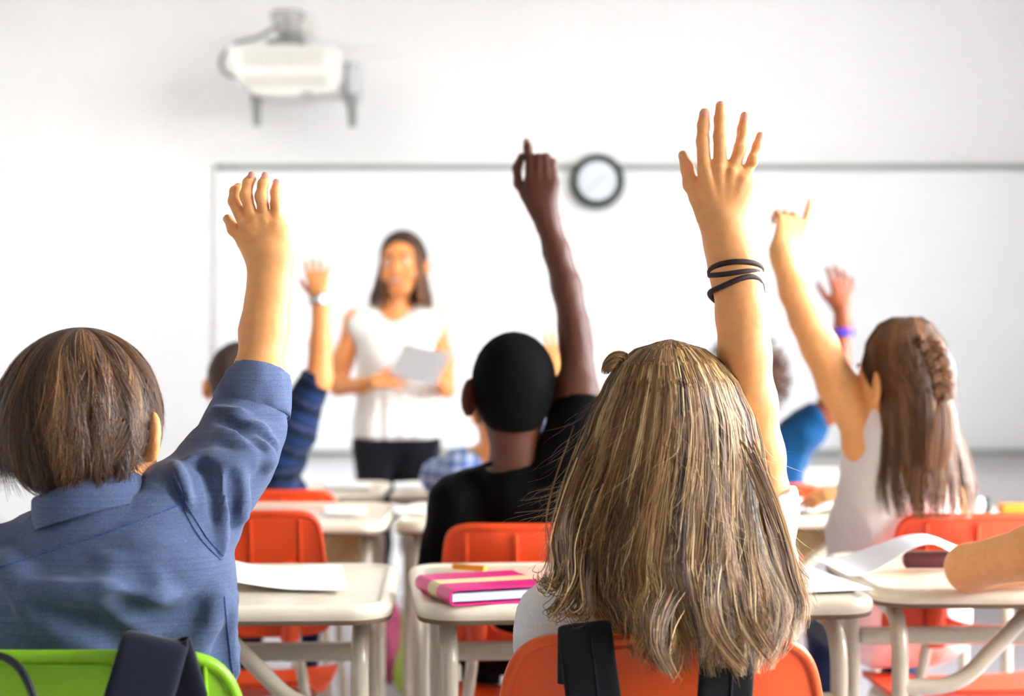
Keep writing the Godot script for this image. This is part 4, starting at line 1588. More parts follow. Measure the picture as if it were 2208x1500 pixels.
func long_haired_girl() -> void:
	var me := person("girl with long dark-blond hair and brown wrist ties, raising a spread hand", at(1430, 1400, 1.97))
	var hip := Vector3(at(1430, 0, 1.97).x, 0.575, -2.04)
	var shift := me.position
	var f := Field.new()
	var hc := at(1432, 885, 1.98)
	var hf := Basis(Vector3.UP, -0.05)
	head(f, hc, hf, 1.0)
	px(f, [[1432, 980, 1.97, 80], [1440, 1140, 1.97, 84]], 0.03)
	px(f, [[1440, 1170, 1.98, 100], [1430, 1420, 2.0, 140]], 0.04)
	px(f, [[1440, 1150, 1.97, 50], [1610, 1140, 1.98, 62]], 0.04)
	px(f, [[1440, 1180, 1.99, 46], [1205, 1355, 2.015, 48]], 0.03)
	px(f, [[1205, 1355, 2.015, 48], [1165, 1600, 2.06, 42], [1250, 1600, 2.25, 34]], 0.03)
	px(f, [[1610, 1140, 1.98, 60], [1653, 1070, 1.985, 48], [1638, 980, 1.985, 51], [1620, 870, 1.98, 53], [1606, 760, 1.98, 53], [1600, 680, 1.98, 52]], 0.015)
	px(f, [[1600, 680, 1.98, 52], [1589, 600, 1.98, 50], [1581, 560, 1.98, 48.5], [1567, 515, 1.98, 45], [1558, 470, 1.98, 44]], 0.015, Vector3.BACK, 0.9)
	var q := 1.98
	for mc in [[1545, 465, 1522, 372], [1556, 462, 1552, 366], [1568, 462, 1578, 374], [1582, 464, 1602, 390]]:
		px(f, [[mc[0], mc[1], q, 24], [mc[2], mc[3], q, 17]], 0.012, Vector3.BACK, 0.7)
	px(f, [[1580, 450, q, 27], [1604, 396, q, 20]], 0.012, Vector3.BACK, 0.7)
	px(f, [[1536, 470, q, 22], [1508, 425, q + 0.004, 22]], 0.016, Vector3.BACK, 0.8)
	px(f, [[1512, 428, q + 0.003, 20], [1489, 398, q + 0.008, 16], [1482, 362, q + 0.01, 14.5], [1472, 334, q + 0.008, 10]], 0.004)
	px(f, [[1519, 364, q, 15.2], [1515, 304, q + 0.003, 13.4], [1517, 270, q + 0.006, 12.8], [1519, 244, q + 0.008, 11]], 0.004)
	px(f, [[1553, 358, q, 15], [1552, 294, q + 0.002, 13.2], [1553, 256, q + 0.005, 12.6], [1554, 228, q + 0.007, 10.8]], 0.004)
	px(f, [[1581, 366, q, 14.5], [1596, 318, q + 0.003, 12.4], [1602, 280, q + 0.006, 11.6], [1606, 250, q + 0.008, 9.8]], 0.004)
	px(f, [[1606, 384, q, 13], [1624, 342, q + 0.004, 10.6], [1633, 315, q + 0.007, 9.8], [1639, 292, q + 0.009, 8.2]], 0.004)
	for kn in [[1515, 304], [1552, 294], [1596, 318], [1624, 343]]:
		px(f, [[kn[0], kn[1], q - 0.0015, 10.5], [kn[0], kn[1] + 6, q - 0.0015, 10.5]], 0.004)
	for td in [[1522, 368, 1546, 450], [1552, 362, 1556, 455], [1578, 370, 1566, 455], [1602, 388, 1576, 455]]:
		px(f, [[td[0], td[1], q - 0.0075, 8], [td[2], td[3], q - 0.008, 5.5]], 0.006)
	for cr in [[1515, 302], [1515, 309], [1552, 292], [1552, 299], [1596, 316], [1595, 322], [1623, 342]]:
		f.cap(at(cr[0] - 10, cr[1], q - 0.0078), at(cr[0] + 10, cr[1] + 1, q - 0.0078), 0.0016, -1, 0.002, Vector3.ZERO, 1.0, true)
	body_job("body", f, 0.0065, M.skin_gold, me, [[0.0022, hand_box(1450, 205, 1660, 480, q)]])
	var tips := [[1520, 246, 1519, 270, 11.2], [1554, 230, 1553, 256, 11], [1606, 253, 1602, 280, 10], [1639, 295, 1633, 315, 8.5]]
	for t in tips:
		nail(me, at(t[0], t[1], q + 0.007), at(t[0], t[1], q) - at(t[2], t[3], q) - Vector3(0, 0, 0.001), Vector3(0, 0, 1), size_of(t[4], q), M.nail)
	nail(me, at(1473, 338, q + 0.008), Vector3(-0.3, 1, 0), Vector3(-0.8, -0.2, 0.6), size_of(10, q), M.nail)
	face_parts(me, hc, hf, 1.0, Color(0.4, 0.28, 0.16))
	# hair ties round the wrist
	var rings := [
		[1586, 584, 53, [0.010, 0.0]], [1585, 593, 51, [0.003, 0.002]], [1588, 634, 54, [0.019, 0.006]]]
	for r in rings:
		var c := at(r[0], r[1], q)
		var rx := size_of(r[2] + 2, q)
		var path := ring_path(c, Vector3(-0.16, 1, 0), rx, rx * 0.94, func(a: float) -> float:
			return r[3][0] * sin(a) + r[3][1] * sin(a * 2.0 + 0.4) - 0.004 * cos(a))
		var moved := []
		for p in path:
			moved.append(p - shift)
		obj("hair_tie", tube_mesh(moved, 0.0036, 10), M.leather, me)
	# white T-shirt
	var s := Field.new()
	px(s, [[1425, 1790, 2.04, 215], [1425, 1420, 2.03, 226], [1430, 1330, 2.02, 212]], 0.03, Vector3.BACK, 0.62)
	px(s, [[1300, 1350, 2.02, 122], [1560, 1255, 2.01, 130]], 0.05)
	px(s, [[1440, 1180, 1.98, 62], [1200, 1350, 2.0, 74]], 0.05)
	px(s, [[1200, 1350, 2.0, 78], [1172, 1480, 2.02, 70]], 0.03)
	px(s, [[1440, 1170, 1.98, 62], [1610, 1160, 1.995, 86]], 0.05)
	px(s, [[1600, 1250, 2.0, 110], [1645, 1120, 1.99, 68], [1664, 1040, 1.985, 58]], 0.02)
	s.wave(noise(15, 1.0, 2), Basis.from_scale(Vector3(12, 18, 12)), 0.005)
	s.clip(at(1440, 1132, 1.97), Vector3(0, 1, -0.1), 0.08)
	s.clip(at(1672, 1062, 1.985), Vector3(-0.5, 1, 0.0), 0.07)
	s.clip(at(1172, 1490, 2.0), Vector3(-0.7, -1, 0), 0.07)
	s.clip(Vector3(0, 0.5, 0), Vector3.DOWN)
	body_job("shirt", s, 0.0075, M.white_cloth, me)
	seated_legs(me, hip, M.jeans)
	# hair
	var rows := [[731, 1441, 1445, 0.004], [738, 1412, 1474, 0.03], [752, 1366, 1520, 0.05], [785, 1326, 1562, 0.075], [830, 1300, 1598, 0.092], [900, 1268, 1630, 0.102], [980, 1243, 1646, 0.108], [1080, 1214, 1664, 0.115], [1180, 1196, 1690, 0.124], [1250, 1206, 1722, 0.136], [1290, 1246, 1722, 0.143], [1330, 1282, 1708, 0.154], [1400, 1322, 1660, 0.168], [1430, 1340, 1630, 0.17]]
	var base := Field.new()
	base.ball(hc + Vector3(0.0, 0.0, 0.0), hf, Vector3(0.075, 0.078, 0.086), 0.02)
	base.chain([hc + Vector3(0, -0.03, 0.012), at(1440, 1050, 1.98) + Vector3(0, 0, 0.02), at(1455, 1230, 1.97) + Vector3(0, 0, 0.03)], [0.068, 0.072, 0.078], 0.015, Vector3.BACK, 0.7)
	base.clip(hc + Vector3(0, 0, -0.05), Vector3(0, -0.25, -1))
	base.clip(at(1440, 1235, 1.95), Vector3(0, -1, 0))
	body_job("hair_cap", base, 0.009, M.hair_base_blond, me)
	var where := func(uu: float, t: float) -> Vector3:   # uu -1..1 goes from one temple round the back to the other
		var y := 731.0 + 664.0 * t * (1.0 - 0.09 * smoothstep(0.38, 0.8, absf(uu)))
		var x0 := table(rows, y, 1)
		var x1 := table(rows, y, 2)
		var deep := table(rows, y, 3)
		var a := uu * 1.95
		var dz := cos(a) * deep
		var d := 1.985 - dz * (1.0 if dz > 0.0 else 0.75) - 0.01
		var mid := (x0 + x1) / 2
		var half := (x1 - x0) / 2 * d / 1.985
		return at(mid + sin(a) * half, y, 1.985) + Vector3(0, 0, 1.985 - d)
	var core := func(t: float) -> Vector3: return at(1440.0 + 45.0 * t, 765.0 + 625.0 * t, 1.985) + Vector3(0, 0, 0.02)
	var h := Hair.new()
	var tones := [Color(0.52, 0.36, 0.20), Color(0.60, 0.43, 0.24), Color(0.38, 0.25, 0.14), Color(0.72, 0.56, 0.35), Color(0.27, 0.17, 0.10), Color(0.46, 0.33, 0.21), Color(0.84, 0.70, 0.48)]
	var rng := seeded(202)
	h.fill(where, core, rng, {"count": 6500, "u0": -1.0, "u1": 1.0, "t0": [0.0, 0.05], "len": [0.80, 0.96], "r": 0.00055, "tones": tones, "clumps": 56, "clump": 0.66, "deep": 0.88, "drift": 0.01, "curl": 0.015, "turns": 6.0, "wob": 0.0005, "steps": 22, "lift": [-0.003, 0.004]})
	h.fill(where, core, rng, {"count": 3600, "u0": -1.0, "u1": 1.0, "t0": [0.0, 0.2], "len": [0.6, 0.82], "r": 0.00055, "tones": tones, "clumps": 40, "clump": 0.8, "deep": 0.92, "drift": 0.015, "curl": 0.020, "turns": 6.5, "wob": 0.0006, "steps": 20, "lift": [-0.004, 0.007]})
	h.fill(where, core, rng, {"count": 1800, "u0": -1.0, "u1": 1.0, "t0": [0.5, 0.66], "len": [0.28, 0.38], "r": 0.0006, "tones": tones, "clumps": 26, "clump": 0.9, "deep": 0.86, "drift": 0.02, "curl": 0.028, "turns": 4.5, "steps": 14, "lift": [0.0, 0.012], "most": 1.02})
	# loose flying hairs
	h.fill(where, core, rng, {"count": 130, "u0": -1.0, "u1": 0.9, "t0": [0.1, 0.5], "len": [0.15, 0.35], "r": 0.00028, "tones": [tones[3], tones[6], tones[1]], "clumps": 130, "clump": 0.0, "deep": 1.0, "drift": 0.12, "curl": 0.02, "turns": 6.0, "steps": 14, "lift": [0.01, 0.055]})
	h.fill(where, core, rng, {"count": 90, "u0": -0.75, "u1": -0.4, "t0": [0.3, 0.55], "len": [0.12, 0.3], "r": 0.00026, "tones": [tones[3], tones[6], tones[1]], "clumps": 90, "clump": 0.0, "deep": 1.0, "drift": 0.05, "curl": 0.03, "turns": 8.0, "steps": 14, "lift": [0.01, 0.06]})
	# locks that flick out at the shoulder
	var flicks := [
		[[1275, 960], [1236, 1060], [1212, 1150], [1215, 1215], [1196, 1262], [1174, 1258], [1172, 1243]],
		[[1290, 1010], [1250, 1110], [1236, 1200], [1238, 1255], [1215, 1300], [1193, 1318], [1200, 1328]],
		[[1310, 1060], [1276, 1150], [1260, 1240], [1262, 1310], [1240, 1330], [1228, 1312]],
		[[1610, 960], [1660, 1080], [1690, 1170], [1712, 1250], [1728, 1300], [1722, 1335]],
		[[1500, 1080], [1535, 1180], [1528, 1290], [1545, 1370], [1600, 1440]],
		[[1420, 1180], [1452, 1260], [1425, 1330], [1420, 1395], [1448, 1455]],
		[[1580, 1150], [1600, 1250], [1612, 1340], [1655, 1410]]]
	for fl in flicks:
		for k in 50:
			var pts := []
			var jit := Vector3(rng.randfn(), rng.randfn(), rng.randfn()) * 0.0085
			for i in fl.size():
				var p: Array = fl[i]
				var dist: float = 1.985 - table(rows, p[1], 3) * (0.75 if p[0] < 1300 or p[0] > 1660 else 1.0) - 0.012
				var shrink: float = 1.0 - 0.62 * float(i) / fl.size()
				pts.append(at(p[0], p[1], dist + 0.04 * (1.0 - smoothstep(0.0, 2.6, float(i)))) + jit * shrink + Vector3(rng.randfn(), rng.randfn(), rng.randfn()) * 0.0008)
			var tint: Color = (tones[rng.randi() % tones.size()] * rng.randf_range(0.85, 1.15)).srgb_to_linear()
			h.add(PackedVector3Array(smooth_path(pts, 4)), 0.00065, tint)
	obj("hair", h.mesh(shift), M.hair, me)
	# small twisted bun at the crown
	var tw := Hair.new()
	for k in 150:
		var ph := rng.randf() * TAU
		var pts := PackedVector3Array()
		var rr := 0.007 * sqrt(rng.randf())
		for j in 14:
			var t := j / 13.0
			var a := ph + t * 5.0
			pts.append(at(lerpf(1345, 1306, t), lerpf(768, 800, t) - 10.0 * sin(PI * t), 1.93) + Vector3(cos(a), sin(a) * 0.8, sin(a)) * rr * (0.4 + sin(PI * (0.15 + 0.7 * t))))
		tw.add(pts, 0.0006, (tones[rng.randi() % 6] as Color).srgb_to_linear())
	obj("hair_twist", tw.mesh(shift), M.hair, me)

func boy_in_black() -> void:
	var me := person("boy with cropped black hair and black T-shirt, pointing one finger up", at(1110, 1200, 3.1))
	var shift := me.position
	var hip := Vector3(at(1120, 0, 3.2).x, 0.575, -3.33)
	var f := Field.new()
	var hc := at(1108, 822, 3.08)
	head(f, hc, Basis(Vector3.UP, 0.03), 1.06, 1.15)
	px(f, [[1108, 900, 3.07, 50], [1110, 1015, 3.09, 54]], 0.03)
	px(f, [[1110, 1040, 3.12, 60], [1115, 1200, 3.26, 80]], 0.04)
	px(f, [[1110, 1040, 3.13, 30], [1225, 975, 3.11, 40]], 0.03)
	px(f, [[1110, 1040, 3.13, 30], [985, 1085, 3.16, 36]], 0.03)
	px(f, [[985, 1085, 3.16, 36], [950, 1270, 3.15, 34], [1000, 1190, 3.4, 26]], 0.03)
	px(f, [[1225, 975, 3.11, 42], [1250, 850, 3.08, 41], [1241, 740, 3.1, 34], [1238, 705, 3.1, 32.5], [1221, 617, 3.1, 31.5], [1200, 543, 3.1, 28], [1178, 472, 3.1, 25.5]], 0.015)
	var q := 3.1
	px(f, [[1178, 472, q, 25], [1166, 440, q, 27]], 0.015, Vector3.BACK, 0.75)
	for mc in [[1160, 445, 1142, 392], [1168, 443, 1160, 388], [1176, 443, 1180, 388], [1182, 446, 1194, 394]]:
		px(f, [[mc[0], mc[1], q, 16], [mc[2], mc[3], q - 0.004, 12.5]], 0.014, Vector3.BACK, 0.9)
	px(f, [[1160, 448, q, 15], [1136, 420, q + 0.006, 14]], 0.014)
	px(f, [[1138, 424, q + 0.004, 13], [1118, 396, q + 0.012, 10.5], [1114, 362, q + 0.012, 9.5], [1125, 338, q + 0.012, 9]], 0.006)
	px(f, [[1143, 388, q - 0.004, 11.5], [1143, 345, q, 9.6], [1138, 320, q + 0.003, 8.8], [1135, 305, q + 0.005, 7]], 0.006)
	px(f, [[1160, 386, q - 0.006, 11.5], [1161, 341, q - 0.002, 10], [1161, 348, q + 0.02, 9.5], [1158, 385, q + 0.028, 9]], 0.005)
	px(f, [[1179, 386, q - 0.006, 11.3], [1177, 340, q - 0.002, 9.8], [1176, 347, q + 0.02, 9.3], [1172, 385, q + 0.028, 9]], 0.005)
	px(f, [[1194, 392, q - 0.004, 10.3], [1191, 350, q, 8.8], [1189, 357, q + 0.018, 8.4], [1184, 388, q + 0.026, 8]], 0.005)
	var hb := hand_box(1095, 285, 1220, 475, q)
	body_job("body", f, 0.011, M.skin_dark, me, [[0.0035, hb], [0.006, AABB(hc + Vector3(-0.1, -0.15, -0.12), Vector3(0.2, 0.26, 0.24))]])
	nail(me, at(1135, 308, q + 0.004), Vector3(0, 1, -0.2), Vector3(0, 0.2, 1), size_of(7, q), M.nail_dark)
	face_parts(me, hc, Basis(Vector3.UP, 0.03), 1.06, Color(0.03, 0.02, 0.02))
	var cap := Field.new()
	cap.ball(hc + Vector3(0, 0.004, 0.002), Basis.IDENTITY, Vector3(0.0795, 0.0905, 0.0965), 0.02)
	cap.ball(hc + Vector3(0, -0.055, 0.03), Basis.IDENTITY, Vector3(0.056, 0.05, 0.05), 0.03)
	cap.wave(noise(21, 1.0, 2), Basis.from_scale(Vector3(160, 160, 160)), 0.0016)
	cap.clip(hc + Vector3(0, -0.088, 0.03), Vector3(0, -1, -0.25))
	cap.clip(hc + Vector3(0, 0.0, -0.07), Vector3(0, -0.55, -1))
	body_job("cropped_hair", cap, 0.0045, M.crop, me)
	var s := Field.new()
	torso(s, hip, at(1112, 1025, 3.12), at(985, 1082, 3.16), at(1225, 985, 3.12), 0.014, 0.72)
	px(s, [[985, 1082, 3.1, 56], [962, 1190, 3.13, 52], [945, 1270, 3.15, 50]], 0.03)
	px(s, [[1225, 990, 3.08, 62], [1247, 900, 3.08, 52], [1254, 830, 3.08, 46]], 0.03)
	px(s, [[1190, 1060, 3.09, 60], [1240, 930, 3.08, 52]], 0.03)
	s.wave(noise(22, 1.0, 2), Basis.from_scale(Vector3(10, 16, 10)), 0.006)
	px(s, [[1112, 1042, 3.095, 66], [1114, 1085, 3.12, 80]], 0.03)
	s.clip(at(1110, 1008, 3.1), Vector3(0.05, 1, -0.25), 0.062)
	s.clip(at(1252, 847, 3.08), Vector3(0.05, 1, 0), 0.08)
	s.clip(at(945, 1240, 3.15), Vector3(-0.3, -1, 0), 0.08)
	s.clip(Vector3(0, 0.5, 0), Vector3.DOWN)
	body_job("shirt", s, 0.010, M.black_cloth, me)
	var neckline := []
	for p in ring_path(at(1111, 1008, 3.1), Vector3(0.05, 1, -0.25), size_of(60, 3.1), size_of(58, 3.1), func(_a: float) -> float: return 0.0):
		neckline.append(p - shift)
	obj("neckband", tube_mesh(neckline, 0.006, 8), M.black_cloth, me)
	seated_legs(me, hip, M.black_cloth)

func boy_in_stripes() -> void:
	var d := 4.3
	var me := person("boy in a striped navy jumper wearing a steel watch, arm raised", at(560, 1060, 4.34))
	var shift := me.position
	var hip := Vector3(at(545, 0, 4.4).x, 0.57, -4.52)
	var f := Field.new()
	var hc := at(516, 812, 4.36)
	var hf := Basis(Vector3.UP, -0.15)
	head(f, hc, hf, 1.02, 1.1)
	px(f, [[516, 880, 4.36, 40], [522, 940, 4.38, 42]], 0.03)
	px(f, [[525, 960, 4.40, 50], [545, 1060, 4.5, 60]], 0.04)
	px(f, [[525, 950, 4.38, 32], [610, 965, 4.37, 36], [688, 815, 4.34, 29]], 0.03)
	px(f, [[525, 950, 4.38, 32], [440, 1000, 4.4, 36], [425, 1080, 4.5, 30], [480, 1014, 4.74, 24]], 0.03)
	px(f, [[688, 815, 4.34, 28], [692, 740, 4.34, 24], [692, 660, 4.34, 18.5], [689, 640, 4.34, 18]], 0.015)
	hand(f, at(689, 640, 4.34), Vector3(-0.12, 1, -0.25), Vector3(0.1, 0.2, 1), Vector3(-1, 0, -0.3), 0.125, [0.25, 0.3, 0.3, 0.35, 0.5], 0.1)
	body_job("body", f, 0.013, M.skin_tan, me, [[0.0045, hand_box(640, 535, 725, 640, 4.34, 0.09)]])
	face_parts(me, hc, hf, 1.02, Color(0.12, 0.08, 0.05))
	var cap := Field.new()
	cap.ball(hc + Vector3(0, 0.006, 0.002), hf, Vector3(0.081, 0.089, 0.096), 0.02)
	cap.ball(hc + Vector3(0, -0.05, 0.03), hf, Vector3(0.058, 0.05, 0.052), 0.03)
	cap.wave(noise(31, 1.0, 3), Basis.from_scale(Vector3(60, 25, 60)), 0.005)
	cap.clip(hc + Vector3(0, -0.085, 0.03), Vector3(0, -1, -0.3))
	cap.clip(hc + Vector3(0, 0.0, -0.07), Vector3(0, -0.55, -1))
	body_job("short_hair", cap, 0.008, M.crop_brown, me)
	var s := Field.new()
	torso(s, hip, at(525, 950, 4.40), at(445, 1000, 4.44), at(600, 975, 4.41), 0.02, 0.72)
	px(s, [[600, 985, 4.37, 48], [640, 910, 4.36, 44], [687, 800, 4.34, 33]], 0.03)
	px(s, [[590, 1020, 4.38, 52], [630, 940, 4.36, 44]], 0.03)
	px(s, [[445, 1000, 4.4, 46], [425, 1080, 4.5, 42], [480, 1010, 4.72, 30]], 0.03)
	s.wave(noise(32, 1.0, 2), Basis.from_scale(Vector3(11, 16, 11)), 0.006)
	s.clip(at(690, 808, 4.34), Vector3(0.35, 1, 0), 0.07)
	s.clip(at(522, 935, 4.38), Vector3(0, 1, -0.2), 0.085)
	s.clip(at(478, 1012, 4.70), Vector3(0.5, 0.2, -1), 0.08)
	s.clip(Vector3(0, 0.48, 0), Vector3.DOWN)
	var sh := at(600, 985, 4.37)
	var ax := (at(687, 800, 4.34) - sh).normalized()
	var stripe := func(p: Vector3, _n: Vector3) -> Color:
		var along := (p - sh).dot(ax)
		var k := along if along > 0.02 else (p.y - sh.y) * 0.9 + 0.02
		var band := fposmod(k, 0.062)
		var c := Color(0.035, 0.085, 0.19)
		if band < 0.022:
			c = Color(0.10, 0.19, 0.36)
		if band > 0.046 and band < 0.054:
			c = Color(0.24, 0.26, 0.42)
		return c.srgb_to_linear()
	body_job("jumper", s, 0.0085, M.navy_cloth_striped, me, [], stripe)
	seated_legs(me, hip, M.jeans)
	# watch
	var band := []
	for p in ring_path(at(690, 648, 4.34), Vector3(0, 1, -0.1), size_of(22, 4.34), size_of(20, 4.34), func(_a: float) -> float: return 0.0):
		band.append(p - shift)
	var strap := obj("wrist_watch", tube_mesh(band, 0.009, 8, 0.35, Vector3.RIGHT), M.silver, me)
	var fr := Transform3D(Basis(Vector3.UP, 0.5) * Basis(Vector3.RIGHT, PI / 2), at(698, 645, 4.34) + Vector3(0.0, 0, 0.024) - shift)
	var g := Geo.new()
	g.lathe([Vector2(0.0001, 0.008), Vector2(0.013, 0.008), Vector2(0.017, 0.006), Vector2(0.019, 0.0), Vector2(0.017, -0.006), Vector2(0.0001, -0.006)], fr, 24)
	obj("watch_case", g.mesh(), M.silver, strap)
	g = Geo.new()
	g.lathe([Vector2(0.0001, 0.0088), Vector2(0.0135, 0.0085)], fr, 24)
	obj("dial", g.mesh(), M.clock_face, strap)

func girl_with_braid() -> void:
	var me := person("girl with a brown braid over loose hair and a pale sleeveless top", at(1960, 1150, 3.15))
	var shift := me.position
	var hip := Vector3(at(2000, 0, 3.2).x, 0.58, -3.43)
	var f := Field.new()
	var hc := at(1948, 800, 3.12)
	var hf := Basis(Vector3.UP, 0.55)
	head(f, hc, hf, 1.02, 1.0)
	px(f, [[1945, 880, 3.12, 44], [1935, 960, 3.14, 46]], 0.03)
	px(f, [[1935, 980, 3.17, 60], [1950, 1150, 3.3, 80]], 0.04)
	px(f, [[1935, 955, 3.19, 30], [1868, 940, 3.17, 40], [1856, 965, 3.16, 40]], 0.03)
	px(f, [[1935, 965, 3.15, 36], [2030, 985, 3.16, 42], [2060, 1150, 3.3, 34], [1960, 1085, 3.6, 26], [1850, 1062, 3.72, 20]], 0.03)
	px(f, [[1864, 945, 3.165, 42], [1836, 880, 3.14, 42], [1808, 836, 3.13, 42], [1767, 745, 3.13, 39], [1740, 690, 3.13, 36], [1714, 628, 3.13, 33], [1690, 560, 3.13, 26], [1684, 540, 3.13, 25]], 0.015)
	hand(f, at(1685, 545, 3.13), Vector3(0.35, 1, -0.15), Vector3(0.35, 0, 1), Vector3(1, -0.2, -0.3), 0.135, [0.12, 1.25, 1.3, 1.3, 0.9], 0.05)
	hand(f, at(1850, 1062, 3.72), Vector3(-1, -0.1, -0.2), Vector3(0, 1, 0.3), Vector3(-0.2, 0, -1), 0.145, [0.25, 0.25, 0.3, 0.3, 0.2], 0.06)
	body_job("body", f, 0.012, M.skin_gold, me, [[0.004, hand_box(1645, 425, 1765, 545, 3.13, 0.09)], [0.0045, hand_box(1715, 1030, 1850, 1095, 3.75, 0.09)], [0.004, AABB(hc + Vector3(-0.12, -0.12, -0.08), Vector3(0.08, 0.16, 0.18))]])
	face_parts(me, hc, hf, 1.02, Color(0.3, 0.2, 0.12))
	var s := Field.new()
	torso(s, hip, at(1940, 965, 3.19), at(1880, 955, 3.17), at(2010, 990, 3.22), 0.012, 0.72)
	px(s, [[1885, 1100, 3.22, 72], [1893, 915, 3.14, 42]], 0.03)
	px(s, [[1885, 1120, 3.28, 80], [1880, 1330, 3.36, 86]], 0.03, Vector3.BACK, 0.75)
	s.wave(noise(41, 1.0, 2), Basis.from_scale(Vector3(16, 9, 16)), 0.006)
	px(s, [[1846, 960, 3.12, 44], [1800, 880, 3.12, 50]], 0.01)
	s.cut[s.cut.size() - 1] = 1
	px(s, [[1896, 884, 3.13, 30], [1894, 930, 3.125, 34], [1893, 1000, 3.14, 38], [1888, 1080, 3.2, 60]], 0.02)
	s.clip(at(1945, 905, 3.15), Vector3(0.1, 1, -0.2), 0.055)
	s.clip(Vector3(0, 0.46, 0), Vector3.DOWN)
	body_job("sleeveless_top", s, 0.009, M.pinkish_cloth, me)
	seated_legs(me, hip, M.jeans)
	# hair: loose sheet, smooth crown, braid
	var rows := [[682, 1925, 1985, 0.035], [700, 1892, 2010, 0.065], [740, 1868, 2036, 0.092], [800, 1864, 2046, 0.106], [860, 1886, 2050, 0.11], [920, 1893, 2058, 0.112], [990, 1896, 2080, 0.112], [1050, 1892, 2096, 0.116], [1110, 1900, 2090, 0.12]]
	var where := func(uu: float, t: float) -> Vector3:
		var y := 682.0 + 424.0 * t
		var x0 := table(rows, y, 1)
		var x1 := table(rows, y, 2)
		var deep := table(rows, y, 3)
		var a := uu * 1.75
		var d := 3.12 - cos(a) * deep
		return at((x0 + x1) / 2 + sin(a) * (x1 - x0) / 2, y, 3.12) + Vector3(0, 0, 3.12 - d)
	var core := func(t: float) -> Vector3: return at(1970, 700.0 + 400.0 * t, 3.12) + Vector3(0, 0, 0.02)
	var base := Field.new()
	base.ball(hc + Vector3(0.002, 0.004, 0.002), hf, Vector3(0.076, 0.085, 0.09), 0.02)
	base.chain([hc + Vector3(0.03, -0.02, 0.02), at(1985, 960, 3.1) + Vector3(0, 0, 0.03)], [0.062, 0.066], 0.04, Vector3.BACK, 0.7)
	base.clip(hc + Vector3(-0.035, 0, -0.05), Vector3(-0.5, -0.45, -1))
	base.clip(at(1872, 835, 3.1), Vector3(-1, -0.5, 0.1), 0.1)
	base.clip(at(1985, 985, 3.1), Vector3(0, -1, 0))
	body_job("hair_cap", base, 0.009, M.hair_base_brown, me)
	var tones := [Color(0.36, 0.22, 0.12), Color(0.44, 0.28, 0.16), Color(0.28, 0.16, 0.09), Color(0.52, 0.36, 0.22), Color(0.40, 0.26, 0.16)]
	var rng := seeded(303)
	var h := Hair.new()
	h.fill(where, core, rng, {"count": 2400, "u0": -0.95, "u1": 1.0, "t0": [0.18, 0.42], "len": [0.5, 0.66], "r": 0.0009, "tones": tones, "clumps": 26, "clump": 0.7, "deep": 0.86, "drift": 0.03, "curl": 0.012, "turns": 5.0, "steps": 14, "lift": [0.0, 0.008], "most": 1.0})
	h.fill(where, core, rng, {"count": 1300, "u0": -1.0, "u1": 1.0, "t0": [0.0, 0.05], "len": [0.26, 0.40], "r": 0.0009, "tones": tones, "clumps": 30, "clump": 0.3, "deep": 0.97, "drift": 0.05, "swirl": 0.08, "steps": 9, "lift": [0.002, 0.008]})
	obj("hair", h.mesh(shift), M.hair, me)
	var br := Hair.new()
	var line := smooth_path([at(1992, 735, 3.0), at(2012, 765, 2.99), at(2024, 805, 2.985), at(2031, 850, 2.985), at(2034, 880, 2.985)], 10)
	for ply in 3:
		for k in 90:
			var off := Vector2(rng.randfn(), rng.randfn()) * 0.0035
			var pts := PackedVector3Array()
			for i in line.size() - 8:
				var t := float(i) / line.size()
				var ph := t * 15.0 + TAU * ply / 3.0
				var wide := 0.017 * (1.0 - 0.45 * t)
				pts.append(line[i] + Vector3(sin(ph) * wide + off.x, off.y - 0.3 * wide * cos(ph * 2.0), sin(ph * 2.0) * wide * 0.55 + 0.01))
			br.add(pts, 0.001, ((tones[rng.randi() % 5] as Color) * 1.08).srgb_to_linear(), 0.8)
	for k in 160:
		var off := Vector3(rng.randfn(), 0, rng.randfn()) * 0.003
		br.add(PackedVector3Array(smooth_path([at(2031, 848, 2.985) + off * 0.6, at(2030, 900, 2.985) + off * 2.0, at(2024, 960, 2.985) + off * 3.0, at(2018, 1010, 2.985) + off * 2.0], 4)), 0.0009, ((tones[rng.randi() % 5] as Color) * 1.15).srgb_to_linear())
	obj("braid", br.mesh(shift), M.hair, me)
	obj("braid_tie", tube_mesh([at(2031, 842, 2.98) - shift, at(2031, 854, 2.98) - shift], 0.0085, 12), M.dark, me)

